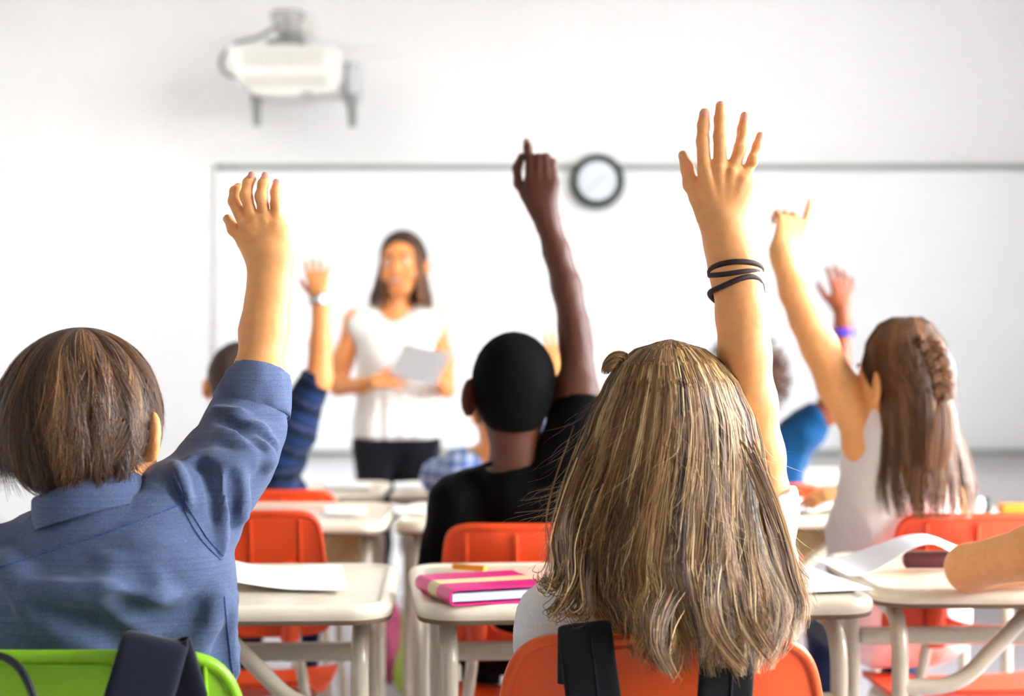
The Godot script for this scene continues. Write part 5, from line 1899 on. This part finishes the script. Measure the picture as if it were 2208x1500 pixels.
func child_with_curls() -> void:
	var d := 4.5
	var me := person("curly-haired child in a blue top with a purple bracelet, hand raised", at(1610, 1000, 4.6))
	var shift := me.position
	var hip := Vector3(at(1640, 0, 4.6).x, 0.57, -4.66)
	var f := Field.new()
	var hc := at(1608, 815, 4.58)
	var hf := Basis.IDENTITY
	head(f, hc, hf, 1.0)
	px(f, [[1612, 870, 4.58, 38], [1620, 940, 4.6, 40]], 0.03)
	px(f, [[1620, 960, 4.6, 48], [1640, 1060, 4.64, 70]], 0.04)
	px(f, [[1620, 950, 4.6, 30], [1690, 955, 4.6, 34], [1785, 885, 4.52, 27]], 0.03)
	px(f, [[1620, 950, 4.6, 30], [1550, 965, 4.6, 34], [1530, 1080, 4.65, 28], [1600, 1070, 4.85, 22]], 0.03)
	px(f, [[1785, 890, 4.52, 26], [1812, 780, 4.5, 22], [1818, 700, 4.5, 18], [1815, 665, 4.5, 17]], 0.015)
	hand(f, at(1815, 668, 4.5), Vector3(0.05, 1, -0.2), Vector3(0.2, 0.1, 1), Vector3(-1, 0.1, 0), 0.14, [0.25, 0.3, 0.35, 0.4, 0.05], 0.16)
	body_job("body", f, 0.013, M.skin_brown, me, [[0.0045, hand_box(1760, 540, 1860, 668, 4.5, 0.09)]])
	face_parts(me, hc, hf, 1.0, Color(0.06, 0.04, 0.03))
	var s := Field.new()
	torso(s, hip, at(1620, 955, 4.6), at(1550, 975, 4.6), at(1690, 965, 4.6), 0.018)
	px(s, [[1680, 960, 4.6, 44], [1735, 920, 4.56, 38], [1772, 893, 4.53, 36]], 0.03)
	px(s, [[1690, 990, 4.6, 46], [1735, 935, 4.56, 38]], 0.03)
	px(s, [[1550, 975, 4.6, 44], [1530, 1080, 4.65, 38]], 0.03)
	s.wave(noise(51, 1.0, 2), Basis.from_scale(Vector3(14, 14, 14)), 0.008)
	s.clip(at(1770, 893, 4.53), Vector3(1, 0.55, 0), 0.08)
	s.clip(at(1620, 935, 4.6), Vector3(0, 1, -0.2), 0.085)
	s.clip(Vector3(0, 0.46, 0), Vector3.DOWN)
	body_job("top", s, 0.011, M.teal_cloth, me)
	seated_legs(me, hip, M.teal_cloth)
	for k in 2:
		var ring := []
		for p in ring_path(at(1817, 712 + k * 8, 4.5), Vector3(0, 1, 0), size_of(21, 4.5), size_of(20, 4.5), func(_a: float) -> float: return 0.0):
			ring.append(p - shift)
		obj("bracelet", tube_mesh(ring, 0.0065, 8), [M.purple, M.violet_blue][k], me)
	# curls
	var rng := seeded(404)
	var h := Hair.new()
	var tones := [Color(0.34, 0.18, 0.10), Color(0.25, 0.13, 0.07), Color(0.42, 0.25, 0.14)]
	for k in 700:
		var dir := Vector3(rng.randfn(), rng.randfn() * 0.9 + 0.25, rng.randfn() + 0.25).normalized()
		if dir.z < -0.35 and dir.y < 0.45:
			continue
		var root := hc + dir * Vector3(0.078, 0.084, 0.09)
		var axis := (dir + Vector3(0, -0.5, 0)).normalized()
		var u := axis.cross(Vector3(0.3, 0.9, 0.2)).normalized()
		var w := axis.cross(u)
		var pts := PackedVector3Array()
		var rad := rng.randf_range(0.005, 0.009)
		for j in 16:
			var a := j * 1.05 + k
			pts.append(root + axis * (j * 0.0036) + (u * cos(a) + w * sin(a)) * rad)
		h.add(pts, 0.0026, (tones[k % 3] as Color).srgb_to_linear(), 0.6, dir)
	obj("curly_hair", h.mesh(shift), M.hair, me)
	var cap := Field.new()
	cap.ball(hc + Vector3(0, 0.004, 0.006), hf, Vector3(0.078, 0.087, 0.094), 0.02)
	cap.clip(hc + Vector3(0, 0, -0.06), Vector3(0, -0.5, -1))
	body_job("hair_cap", cap, 0.011, M.hair_base_brown, me)

func child_in_plaid() -> void:
	var me := person("child in a light blue plaid shirt, mostly hidden by the boy in black", at(1090, 1000, 4.5))
	var hip := Vector3(at(1080, 0, 4.5).x, 0.57, -4.56)
	var f := Field.new()
	var hc := at(1080, 868, 4.45)
	head(f, hc, Basis(Vector3.UP, 0.2), 1.0)
	px(f, [[1080, 930, 4.45, 38], [1075, 990, 4.48, 40]], 0.03)
	px(f, [[1075, 1000, 4.5, 48], [1080, 1090, 4.52, 70]], 0.04)
	px(f, [[1075, 995, 4.5, 30], [1160, 985, 4.48, 34], [1200, 860, 4.45, 27], [1200, 800, 4.44, 20]], 0.03)
	px(f, [[1075, 995, 4.5, 30], [1000, 1005, 4.5, 34], [950, 1030, 4.6, 28], [960, 1018, 4.78, 22]], 0.03)
	hand(f, at(1200, 802, 4.44), Vector3(0, 1, -0.1), Vector3(0, 0, 1), Vector3(-1, 0, 0), 0.13, [0.3, 0.3, 0.3, 0.3, 0.3])
	hand(f, at(960, 1018, 4.78), Vector3(0.4, 0, -1), Vector3(0, 1, 0), Vector3(1, 0, 0), 0.13, [0.3, 0.3, 0.3, 0.3, 0.3])
	body_job("body", f, 0.013, M.skin_gold, me, [[0.005, hand_box(1160, 690, 1235, 800, 4.44, 0.08)]])
	face_parts(me, hc, Basis(Vector3.UP, 0.2), 1.0, Color(0.3, 0.2, 0.1))
	var s := Field.new()
	torso(s, hip, at(1075, 1000, 4.5), at(1000, 1012, 4.5), at(1150, 1000, 4.48), 0.016)
	px(s, [[1000, 1012, 4.5, 44], [950, 1030, 4.6, 38], [955, 1016, 4.72, 28]], 0.03)
	px(s, [[1150, 1000, 4.48, 44], [1195, 890, 4.45, 36]], 0.03)
	s.wave(noise(61, 1.0, 2), Basis.from_scale(Vector3(14, 14, 14)), 0.008)
	s.clip(at(1195, 890, 4.45), Vector3(0.1, 1, 0), 0.08)
	s.clip(at(1075, 975, 4.5), Vector3(0, 1, -0.2), 0.085)
	s.clip(Vector3(0, 0.46, 0), Vector3.DOWN)
	body_job("shirt", s, 0.011, M.plaid, me)
	var cap := Field.new()
	cap.ball(hc + Vector3(0, 0.006, 0.004), Basis.IDENTITY, Vector3(0.08, 0.088, 0.096), 0.02)
	cap.wave(noise(62, 1.0, 3), Basis.from_scale(Vector3(60, 25, 60)), 0.005)
	cap.clip(hc + Vector3(0, -0.06, 0.03), Vector3(0, -1, -0.4))
	cap.clip(hc + Vector3(0, 0.0, -0.07), Vector3(0, -0.55, -1))
	body_job("short_hair", cap, 0.01, M.crop_brown, me)
	seated_legs(me, hip, M.jeans)

func leaning_child() -> void:
	# only the bent elbow comes into the picture; the rest sits beyond its edge
	var me := person("child leaning a bare bent elbow on the desk at the picture's edge", Vector3(1.02, 0, -2.15))
	var hip := Vector3(1.0, 0.575, -2.16)
	var f := Field.new()
	var hc := Vector3(1.0, 1.08, -2.2)
	head(f, hc, Basis.IDENTITY, 1.0)
	f.cap(hc - Vector3(0, 0.06, 0), Vector3(1.0, 0.96, -2.18), 0.045, 0.048, 0.03)
	f.cap(Vector3(1.0, 0.9, -2.18), hip, 0.07, 0.09, 0.04)
	f.cap(Vector3(1.0, 0.93, -2.18), Vector3(0.87, 0.905, -2.2), 0.035, 0.04, 0.04)
	f.cap(Vector3(1.0, 0.93, -2.18), Vector3(1.13, 0.905, -2.2), 0.035, 0.04, 0.04)
	f.cap(Vector3(1.13, 0.905, -2.2), Vector3(1.18, 0.77, -2.36), 0.038, 0.032, 0.03)
	f.cap(Vector3(1.18, 0.77, -2.36), Vector3(1.05, 0.806, -2.72), 0.032, 0.022, 0.03)
	var el := at(2092, 1227, 2.59)
	f.cap(Vector3(0.87, 0.905, -2.2), el + Vector3(0.06, 0.045, 0.14), 0.041, 0.040, 0.03)
	f.cap(el + Vector3(0.06, 0.045, 0.14), el + Vector3(-0.002, 0.004, 0.0), 0.040, 0.035, 0.02)
	f.cap(el, el + Vector3(0.12, 0.004, -0.03), 0.035, 0.034, 0.02)
	f.cap(el + Vector3(0.12, 0.004, -0.03), el + Vector3(0.235, -0.002, -0.06), 0.033, 0.023, 0.02)
	hand(f, el + Vector3(0.235, -0.002, -0.06), Vector3(1, 0, -0.15), Vector3(0, 1, 0.1), Vector3(0, 0, -1), 0.14, [0.2, 0.2, 0.2, 0.2, 0.1])
	hand(f, Vector3(1.05, 0.806, -2.72), Vector3(-0.2, 0.05, -1), Vector3(0, 1, 0), Vector3(-1, 0, 0), 0.14, [0.2, 0.2, 0.2, 0.2, 0.1])
	body_job("body", f, 0.010, M.skin_gold, me, [[0.005, AABB(el - Vector3(0.08, 0.06, 0.1), Vector3(0.24, 0.2, 0.3))]])
	face_parts(me, hc, Basis.IDENTITY, 1.0, Color(0.3, 0.2, 0.1))
	var s := Field.new()
	torso(s, hip, Vector3(1.0, 0.94, -2.18), Vector3(0.88, 0.9, -2.2), Vector3(1.12, 0.9, -2.2), 0.014)
	s.cap(Vector3(1.12, 0.9, -2.2), Vector3(1.15, 0.8, -2.25), 0.05, 0.046, 0.03)
	s.cap(Vector3(0.88, 0.9, -2.2), Vector3(0.875, 0.87, -2.3), 0.05, 0.046, 0.03)
	s.clip(Vector3(1.0, 0.955, -2.18), Vector3(0, 1, -0.2), 0.085)
	s.clip(Vector3(0, 0.48, 0), Vector3.DOWN)
	body_job("shirt", s, 0.012, M.teal_cloth, me)
	seated_legs(me, hip, M.jeans)
	var cap := Field.new()
	cap.ball(hc + Vector3(0, 0.006, 0.006), Basis.IDENTITY, Vector3(0.082, 0.09, 0.1), 0.02)
	cap.cap(hc + Vector3(0, -0.03, 0.04), hc + Vector3(0, -0.14, 0.06), 0.065, 0.06, 0.04)
	cap.clip(hc + Vector3(0, 0.0, -0.07), Vector3(0, -0.55, -1))
	body_job("hair", cap, 0.012, M.hair_base_brown, me)

func teacher() -> void:
	var d := 6.4
	var me := person("smiling teacher with long brown hair, white sleeveless blouse and dark trousers", at(855, 900, d), "teacher")
	var shift := me.position
	var f := Field.new()
	var hc := at(868, 560, d)
	var hf := Basis(Vector3.UP, PI - 0.18) * Basis(Vector3.BACK, -0.06)
	var s := 1.13
	head(f, hc, hf, s)
	var hip := Vector3(at(856, 0, d).x, 0.80, -d)
	px(f, [[858, 610, d, 27], [852, 672, d, 29]], 0.03)
	px(f, [[852, 690, d, 40], [856, 930, d, 60]], 0.04, Vector3.BACK, 0.8)
	px(f, [[852, 680, d, 24], [768, 693, d, 25], [742, 770, d + 0.02, 22], [730, 834, d + 0.02, 19]], 0.03)
	px(f, [[730, 834, d + 0.02, 19], [780, 832, d - 0.16, 17], [806, 824, d - 0.24, 13]], 0.02)
	px(f, [[852, 680, d, 24], [935, 695, d, 25], [956, 780, d + 0.02, 21], [962, 838, d - 0.02, 19]], 0.03)
	px(f, [[962, 838, d - 0.02, 18], [955, 836, d - 0.14, 16], [946, 822, d - 0.22, 13]], 0.02)
	hand(f, at(806, 824, d - 0.24), Vector3(1, 0.15, 0.15), Vector3(-0.2, 0.4, 1), Vector3(0.2, 1, 0.2), 0.155, [0.5, 0.5, 0.5, 0.5, 0.3], 0.03)
	hand(f, at(946, 822, d - 0.22), Vector3(-0.75, 0.4, 0.35), Vector3(0.3, 0.2, 1), Vector3(0, 1, 0), 0.155, [0.6, 0.6, 0.6, 0.6, 0.3], 0.03)
	body_job("body", f, 0.013, M.skin_tan, me, [[0.006, AABB(hc - Vector3(0.12, 0.17, 0.14), Vector3(0.24, 0.28, 0.28))], [0.005, hand_box(806, 780, 990, 860, d - 0.24, 0.1)]])
	face_parts(me, hc, hf, s, Color(0.16, 0.09, 0.05), 0.9)
	var teeth := []
	for k in 5:
		var x := lerpf(-0.014, 0.014, k / 4.0)
		teeth.append(hc + hf * Vector3(x, -0.0765 + 14.0 * x * x, -0.1035 + x * x * 14.0) * s - shift)
	obj("teeth", tube_mesh(teeth, 0.0028, 6), M.eye, me)
	var b := Field.new()
	torso(b, hip + Vector3(0, 0.03, 0), at(852, 688, d), at(778, 700, d), at(928, 702, d), 0.016, 0.75)
	px(b, [[826, 765, d - 0.045, 36], [886, 765, d - 0.045, 36]], 0.06)
	px(b, [[800, 690, d, 33], [776, 698, d, 31]], 0.03)
	px(b, [[905, 690, d, 33], [932, 700, d, 31]], 0.03)
	px(b, [[856, 850, d, 74], [856, 930, d, 88]], 0.06, Vector3.BACK, 0.72)
	b.wave(noise(71, 1.0, 2), Basis.from_scale(Vector3(24, 4, 24)), 0.014, at(856, 930, d), 0.28)
	px(b, [[736, 712, d, 24], [722, 830, d, 26]], 0.01)
	b.cut[b.cut.size() - 1] = 1
	px(b, [[972, 712, d, 24], [985, 830, d, 26]], 0.01)
	b.cut[b.cut.size() - 1] = 1
	b.clip(at(852, 660, d), Vector3(0, 1, 0.35), 0.075)
	b.clip(at(856, 945, d), Vector3(0, -1, 0))
	body_job("blouse", b, 0.010, M.white_cloth, me)
	var t := Field.new()
	t.cap(hip - Vector3(0.06, 0.02, 0), hip + Vector3(0.06, -0.02, 0), 0.105, -1, 0.04, Vector3.BACK, 0.85)
	t.cap(hip - Vector3(0.06, -0.06, 0), hip + Vector3(0.06, 0.06, 0), 0.095, -1, 0.04, Vector3.BACK, 0.85)
	for q in [-1.0, 1.0]:
		t.cap(hip + Vector3(q * 0.08, -0.04, 0), hip + Vector3(q * 0.09, -0.42, 0), 0.088, 0.068, 0.03)
		t.cap(hip + Vector3(q * 0.09, -0.42, 0), Vector3(hip.x + q * 0.1, 0.07, -d), 0.068, 0.055, 0.03)
		var sf := Field.new()
		sf.cap(Vector3(hip.x + q * 0.1, 0.035, -d - 0.02), Vector3(hip.x + q * 0.11, 0.03, -d + 0.13), 0.042, 0.036, 0.02)
		sf.clip(Vector3(0, 0.002, 0), Vector3.DOWN)
		body_job("shoe", sf, 0.012, M.shoe, me)
	t.wave(noise(72, 1.0, 2), Basis.from_scale(Vector3(20, 5, 20)), 0.008)
	body_job("trousers", t, 0.013, M.dark_cloth, me)
	# hair parted in the middle, falling to the shoulders on both sides of the face
	var base := Field.new()
	base.ball(hc + hf * Vector3(0, 0.012, 0.014), hf, Vector3(0.083, 0.096, 0.1) * s, 0.02)
	base.cap(hc + hf * Vector3(0, -0.02, 0.05), hc + hf * Vector3(0, -0.15, 0.07), 0.08, 0.075, 0.04)
	base.clip(hc + hf * Vector3(0, 0.04, -0.055), hf * Vector3(0, -0.6, -1))
	body_job("hair_cap", base, 0.011, M.hair_base_brown, me)
	var rows := [[500, 846, 882, 0.05], [512, 830, 902, 0.085], [540, 821, 915, 0.104], [580, 815, 919, 0.108], [615, 806, 926, 0.108], [640, 797, 932, 0.108], [668, 793, 933, 0.106]]
	var where := func(uu: float, tt: float) -> Vector3:
		var y := 500.0 + 168.0 * tt
		var x0 := table(rows, y, 1)
		var x1 := table(rows, y, 2)
		var deep := table(rows, y, 3)
		var a := uu * 2.55
		return at((x0 + x1) / 2 - sin(a) * (x1 - x0) / 2, y, d + 0.01 + cos(a) * deep)
	var core := func(tt: float) -> Vector3: return at(864, 515.0 + 150.0 * tt, d + 0.01)
	var tones := [Color(0.40, 0.23, 0.13), Color(0.48, 0.29, 0.16), Color(0.30, 0.17, 0.10), Color(0.55, 0.36, 0.21)]
	var h := Hair.new()
	h.fill(where, core, seeded(505), {"count": 2000, "u0": -1.0, "u1": 1.0, "t0": [0.0, 0.08], "len": [0.8, 0.95], "r": 0.0014, "tones": tones, "clumps": 40, "clump": 0.4, "deep": 0.88, "drift": 0.015, "curl": 0.008, "turns": 5.0, "steps": 12, "most": 1.0})
	obj("hair", h.mesh(shift), M.hair, me)

# ---------------------------------------------------------------- what lies on the desks, and the bags

func sheet(called: String, label: String, category: String, corners: Array, bend: Callable, mat: Material, thick := 0.0006, nu := 14, nv := 10, group := "") -> Node3D:
	# corners: far-left, far-right, near-right, near-left as places; bend(u, v) lifts
	var top := []
	var low := []
	for j in nv + 1:
		var r1 := []
		var r2 := []
		for i in nu + 1:
			var u := float(i) / nu
			var v := float(j) / nv
			var p: Vector3 = corners[0].lerp(corners[1], u).lerp(corners[3].lerp(corners[2], u), v) + Vector3(0, bend.call(u, v), 0)
			r1.append(p + Vector3(0, thick, 0))
			r2.append(p)
		top.append(r1)
		low.append(r2)
	var g := Geo.new()
	g.grid(top)
	g.grid(low, false, true)
	for e in 4:
		var a := []
		var b := []
		var n := nu if e % 2 == 0 else nv
		for k in n + 1:
			var i: int = [k, nu, nu - k, 0][e]
			var j: int = [0, k, nv, nv - k][e]
			a.append(top[j][i])
			b.append(low[j][i])
		g.grid([a, b])
	var c: Vector3 = (corners[0] + corners[2]) / 2
	for i in g.v.size():
		g.v[i] -= c
	var o := obj(called, g.mesh(), mat, self, c)
	tag(o, label, category, group)
	return o

func on_desk(x: float, y: float, top: float) -> Vector3:   # where the line of measurement meets a desktop
	var d := (EYE - top) * FOCAL / (y - 750.0)
	return at(x, y, d)

func build_desk_things() -> void:
	var t1 := 0.7625
	# curled paper beside the boy in blue
	var c := [on_desk(440, 1228, t1), on_desk(738, 1226, t1), on_desk(750, 1275, t1), on_desk(440, 1270, t1)]
	sheet("paper", "white paper curling up on the desk beside the boy in blue", "paper", c, func(u: float, v: float) -> float:
		return 0.0012 + 0.022 * pow(1.0 - clampf(u * 1.5, 0, 1), 1.6) + 0.006 * (1.0 - v) * (0.5 + 0.5 * sin(2.0 + u * 7.0)), M.paper, 0.0008, 24, 10)
	# pink notebook
	var p := [on_desk(908, 1262, t1), on_desk(1100, 1240, t1), on_desk(1178, 1290, t1), on_desk(968, 1308, t1)]
	var o: Vector3 = p[3]
	var ux: Vector3 = (p[2] - p[3]).normalized()
	ux = ux.rotated(Vector3.UP, -0.14)
	var uz: Vector3 = (p[0] - p[3])
	uz = (uz - ux * uz.dot(ux)).normalized()
	var wide := 0.165
	var long := 0.17
	var nb := thing("notebook", "closed pink notebook with a cream band on the girl's desk", "notebook", o)
	var prof := []   # section across the spine: cover wraps round the pages
	var hh := 0.025
	for k in 9:
		var a := PI / 2 + PI * k / 8.0
		prof.append(Vector2(0.0105 + cos(a) * 0.0105, hh / 2 + sin(a) * hh / 2))
	var outer := [Vector2(wide, hh)]
	outer.append_array(prof)
	outer.append(Vector2(wide, 0))
	var inner := []
	for q in outer:
		inner.append(Vector2(q.x + (0.002 if q.x < 0.011 else 0.0), lerpf(q.y, hh / 2, 0.2)))
	var put := func(q: Vector2, z: float) -> Vector3: return ux * q.x + uz * z + Vector3.UP * (q.y + 0.0006)
	var bands := [[0.0, 0.062, M.pink, "cover"], [0.062, 0.105, M.cream, "band"], [0.105, long, M.pink, "cover"]]
	for bd in bands:
		var g := Geo.new()
		var r1 := []
		var r2 := []
		var r3 := []
		var r4 := []
		for i in outer.size():
			r1.append(put.call(outer[i], bd[0]))
			r2.append(put.call(outer[i], bd[1]))
			r3.append(put.call(inner[i], bd[0]))
			r4.append(put.call(inner[i], bd[1]))
		g.grid([r1, r2])
		g.grid([r3, r4], false, true)
		g.grid([r3, r1])
		g.grid([r2, r4])
		for e in [0, outer.size() - 1]:
			g.grid([[r1[e], r2[e]], [r3[e], r4[e]]], false, e == 0)
		obj(bd[3], g.mesh(), bd[2], nb)
	var pg := Geo.new()
	var frame := Basis(ux, Vector3.UP, -uz)
	pg.box(ux * (wide / 2 + 0.0) + uz * (long / 2) + Vector3.UP * (hh / 2 - 0.0006), Vector3(wide - 0.012, hh * 0.52, long - 0.008), 0.002, frame)
	obj("pages", pg.mesh(), M.pages, nb)
	# amber marker behind the notebook
	var mk := on_desk(1000, 1230, t1)
	var pen := thing("marker", "short amber marker lying behind the pink notebook", "marker", mk)
	obj("barrel", tube_mesh([Vector3(-0.018, 0.006, -0.012), Vector3(0.02, 0.006, 0.012)], 0.0055, 12), M.amber, pen)
	obj("cap", tube_mesh([Vector3(0.02, 0.006, 0.012), Vector3(0.038, 0.006, 0.024)], 0.006, 12), M.amber, pen)
	# papers by the long-haired girl's elbow
	c = [on_desk(1640, 1222, t1), on_desk(1722, 1216, t1), on_desk(1885, 1272, t1), on_desk(1640, 1282, t1)]
	sheet("paper", "flat white paper under the long-haired girl's raised arm", "paper", c, func(u: float, v: float) -> float: return 0.0008, M.paper)
	c = [on_desk(1752, 1203, 0.7625), on_desk(2085, 1222, 0.7625), on_desk(2075, 1238, 0.7625), on_desk(1828, 1243, 0.7625)]
	sheet("paper", "white paper arching up beside the bare elbow", "paper", c, func(u: float, v: float) -> float:
		return 0.0015 + 0.052 * smoothstep(0.08, 0.72, u) - 0.020 * smoothstep(0.72, 1.0, u), M.paper, 0.0008, 24, 10)
	var mc := on_desk(2015, 1225, 0.7625)
	var pb := thing("pencil_case", "dark maroon pencil case under the arching paper by the bare elbow", "pencil case", mc)
	obj("pouch", tube_mesh([Vector3(-0.055, 0.015, 0), Vector3(-0.05, 0.015, 0), Vector3(0.05, 0.015, 0), Vector3(0.055, 0.015, 0)], [0.008, 0.015, 0.015, 0.008], 16), M.maroon, pb)
	obj("zip", tube_mesh([Vector3(-0.045, 0.03, 0), Vector3(0.045, 0.03, 0)], 0.0012, 6), M.silver, pb)
	# second and third row
	var t2 := 0.7525
	var rows := [
		["small white paper on the desk behind the empty chair", 700, 1092, 790, 1110, t2],
		["white paper on the desk corner beside the boy in black", 850, 1090, 922, 1108, t2],
		["white paper on the back desk below the teacher", 700, 1040, 800, 1052, 0.7295],
		["open exercise sheet by the plaid sleeve below the teacher", 850, 1040, 915, 1054, 0.7295]]
	for r in rows:
		c = [on_desk(r[1], r[2], r[5]), on_desk(r[3], r[2], r[5]), on_desk(r[3], r[4], r[5]), on_desk(r[1], r[4], r[5])]
		sheet("paper", r[0], "paper", c, func(u: float, v: float) -> float: return 0.0008, M.paper, 0.001)
	var t3 := 0.742
	c = [on_desk(1690, 1084, t3), on_desk(1800, 1080, t3), on_desk(1830, 1104, t3), on_desk(1680, 1106, t3)]
	sheet("exercise_book", "open white exercise book under the braided girl's hand", "book", c, func(u: float, v: float) -> float: return 0.001 + 0.008 * absf(sin(u * TAU)), M.paper, 0.004)
	var pc := on_desk(2090, 1108, t3)
	var pcase := thing("pencil_case", "white pencil case with a dark end past the braided girl", "pencil case", pc)
	obj("pouch", tube_mesh([Vector3(-0.07, 0.022, 0), Vector3(-0.06, 0.022, 0), Vector3(0.03, 0.022, 0), Vector3(0.035, 0.022, 0)], [0.012, 0.022, 0.022, 0.018], 16), M.white_plastic, pcase)
	obj("end_cap", tube_mesh([Vector3(0.036, 0.022, 0), Vector3(0.048, 0.022, 0), Vector3(0.05, 0.022, 0)], [0.02, 0.02, 0.012], 16), M.dark, pcase)
	obj("zip", tube_mesh([Vector3(-0.055, 0.044, 0), Vector3(0.028, 0.044, 0)], 0.0015, 6), M.purple, pcase)
	var er := on_desk(2188, 1108, t3)
	var sp := thing("sponge", "yellow sponge on the desk past the coral chair", "sponge", er)
	obj("block", box_mesh(Vector3(0, 0.013, 0), Vector3(0.075, 0.026, 0.045), 0.006), M.amber, sp)
	# the teacher's sheets
	var d := 6.13
	var g := Geo.new()
	var q := [at(872, 744, d - 0.12), at(970, 764, d - 0.13), at(938, 834, d + 0.0), at(838, 806, d + 0.01)]
	for k in 3:
		var z := Vector3(0.002, 0.002, -0.003) * k
		g.grid([[q[0] + z, q[1] + z], [q[3] + z, q[2] + z]])
		g.grid([[q[0] + z - Vector3(0, 0, 0.001), q[1] + z - Vector3(0, 0, 0.001)], [q[3] + z - Vector3(0, 0, 0.001), q[2] + z - Vector3(0, 0, 0.001)]], false, true)
	var tp := obj("paper", g.mesh(), M.paper, self)
	tag(tp, "white sheets of paper held in the teacher's hands", "paper")

func strap_path(top: Vector3, low: Vector3, behind: Vector3) -> Array:
	return smooth_path([behind, behind.lerp(top, 0.6) + Vector3(0, 0.01, 0), top + Vector3(0, 0.004, -0.006), top + Vector3(0, 0.005, 0.008), top.lerp(low, 0.18) + Vector3(0, 0, 0.012), top.lerp(low, 0.6) + Vector3(0, 0, 0.006), low], 6)

func strap_mesh(path: Array, wide: float, thick: float, side: Vector3) -> ArrayMesh:
	var rows := []
	var n := path.size()
	for i in n:
		var t: Vector3 = (path[mini(i + 1, n - 1)] - path[maxi(i - 1, 0)]).normalized()
		var u := (side - t * side.dot(t)).normalized()
		var w := t.cross(u)
		var ring := []
		for k in 20:
			var a := TAU * (k + 0.5) / 20
			var cx := signf(cos(a)) * pow(absf(cos(a)), 0.35)
			var sy := signf(sin(a)) * pow(absf(sin(a)), 0.7)
			var groove := 1.0 - 0.25 * exp(-pow(cx * 5.0 - 0.6, 2.0))
			ring.append(path[i] + u * cx * wide / 2 + w * sy * thick / 2 * groove)
		rows.append(ring)
	var g := Geo.new()
	g.grid(rows, true)
	g.fan(rows[0], true)
	g.fan(rows[n - 1])
	return g.mesh()

func rucksack(label: String, mat: Material, c: Vector3, size: Vector3, group := "") -> Node3D:
	var o := thing("backpack", label, "backpack", Vector3(c.x, 0, c.z), 0.0, group)
	var f := Field.new()
	var h := size / 2 - Vector3(0.05, 0.05, 0.05)
	for x in [-1, 1]:
		f.cap(c + Vector3(x * h.x, -h.y, 0), c + Vector3(x * h.x * 0.85, h.y, 0), 0.05 + h.z, 0.045 + h.z * 0.8, 0.08)
	f.cap(c + Vector3(-h.x, -h.y, 0.03), c + Vector3(h.x, -h.y, 0.03), 0.05 + h.z, -1, 0.08)
	f.cap(c + Vector3(0, -h.y * 0.4, 0.06), c + Vector3(0, -h.y * 0.7, 0.06), 0.07, 0.08, 0.04)
	body_job("sack", f, 0.014, mat, o)
	return o

func build_bags() -> void:
	# black rucksack hung on the orange chair by its two straps
	var c := at(1432, 1385, 1.866)
	var bag := rucksack("black backpack whose two straps hang over the bright orange chair", M.strap, Vector3(c.x, 0.50, -1.66), Vector3(0.27, 0.34, 0.1))
	var z := c.z
	for s in [[1262, 1380, 1300, 1500, 1], [1570, 1388, 1535, 1500, -1]]:
		var top := Vector3(at(s[0], 0, 1.85).x, 0.822, z + 0.002)
		var low := Vector3(at(s[2], 0, 1.82).x, 0.66, -1.755)
		var path := []
		for p in strap_path(top, low, top + Vector3(0.0, -0.06, -0.022)):
			path.append(p - bag.position)
		var st := obj("strap", strap_mesh(path, 0.062, 0.011, Vector3(1, 0.12 * s[4], 0)), M.strap, bag)
		var mid := []
		for p in path:
			mid.append(p + Vector3(0.006, 0.0, 0.0062))
		obj("piping", tube_mesh(mid.slice(8), 0.0012, 6), M.strap_navy, st)
	# navy bag on the green chair: one wide strap and a thin cord loop
	c = at(235, 1420, 1.72)
	var navy := rucksack("navy bag with a wide strap laid over the lime green chair", M.strap_navy, Vector3(c.x - 0.03, 0.48, -1.52), Vector3(0.27, 0.32, 0.1))
	var top := Vector3(at(335, 0, 1.71).x, 0.832, -1.712)
	var low := Vector3(at(235, 0, 1.66).x, 0.66, -1.60)
	var path := []
	for p in strap_path(top, low, top + Vector3(0.015, -0.06, -0.03)):
		path.append(p - navy.position)
	obj("strap", strap_mesh(path, 0.07, 0.014, Vector3(1, -0.25, -0.1)), M.strap_navy, navy)
	var cord := []
	for p in smooth_path([at(-60, 1425, 1.66), at(-10, 1413, 1.655), at(25, 1425, 1.65), at(52, 1455, 1.64), at(75, 1510, 1.63), at(95, 1600, 1.62)], 6):
		cord.append(p - navy.position)
	obj("cord_loop", tube_mesh(cord, 0.0042, 10), M.dark, navy)
	# two bags on the floor between the rows
	var lime := rucksack("lime green school bag on the floor between the desk legs", M.lime, Vector3(-0.295, 0.17, -5.35), Vector3(0.13, 0.3, 0.11))
	obj("handle", tube_mesh(smooth_path([Vector3(-0.03, 0.31, 0), Vector3(-0.02, 0.35, 0), Vector3(0.02, 0.35, 0), Vector3(0.03, 0.31, 0)]), 0.007, 8), M.dark, lime)
	obj("base", box_mesh(Vector3(0, 0.04, 0), Vector3(0.14, 0.08, 0.12), 0.03), M.magenta, lime)
	var rose := rucksack("rose pink bag on the floor beyond the cream desks", M.magenta, Vector3(-0.45, 0.15, -5.6), Vector3(0.11, 0.24, 0.11))
	obj("handle", tube_mesh(smooth_path([Vector3(-0.03, 0.26, 0), Vector3(-0.02, 0.3, 0), Vector3(0.02, 0.3, 0), Vector3(0.03, 0.26, 0)]), 0.007, 8), M.dark, rose)
	obj("base", box_mesh(Vector3(0, 0.035, 0), Vector3(0.13, 0.07, 0.12), 0.03), M.dark, rose)
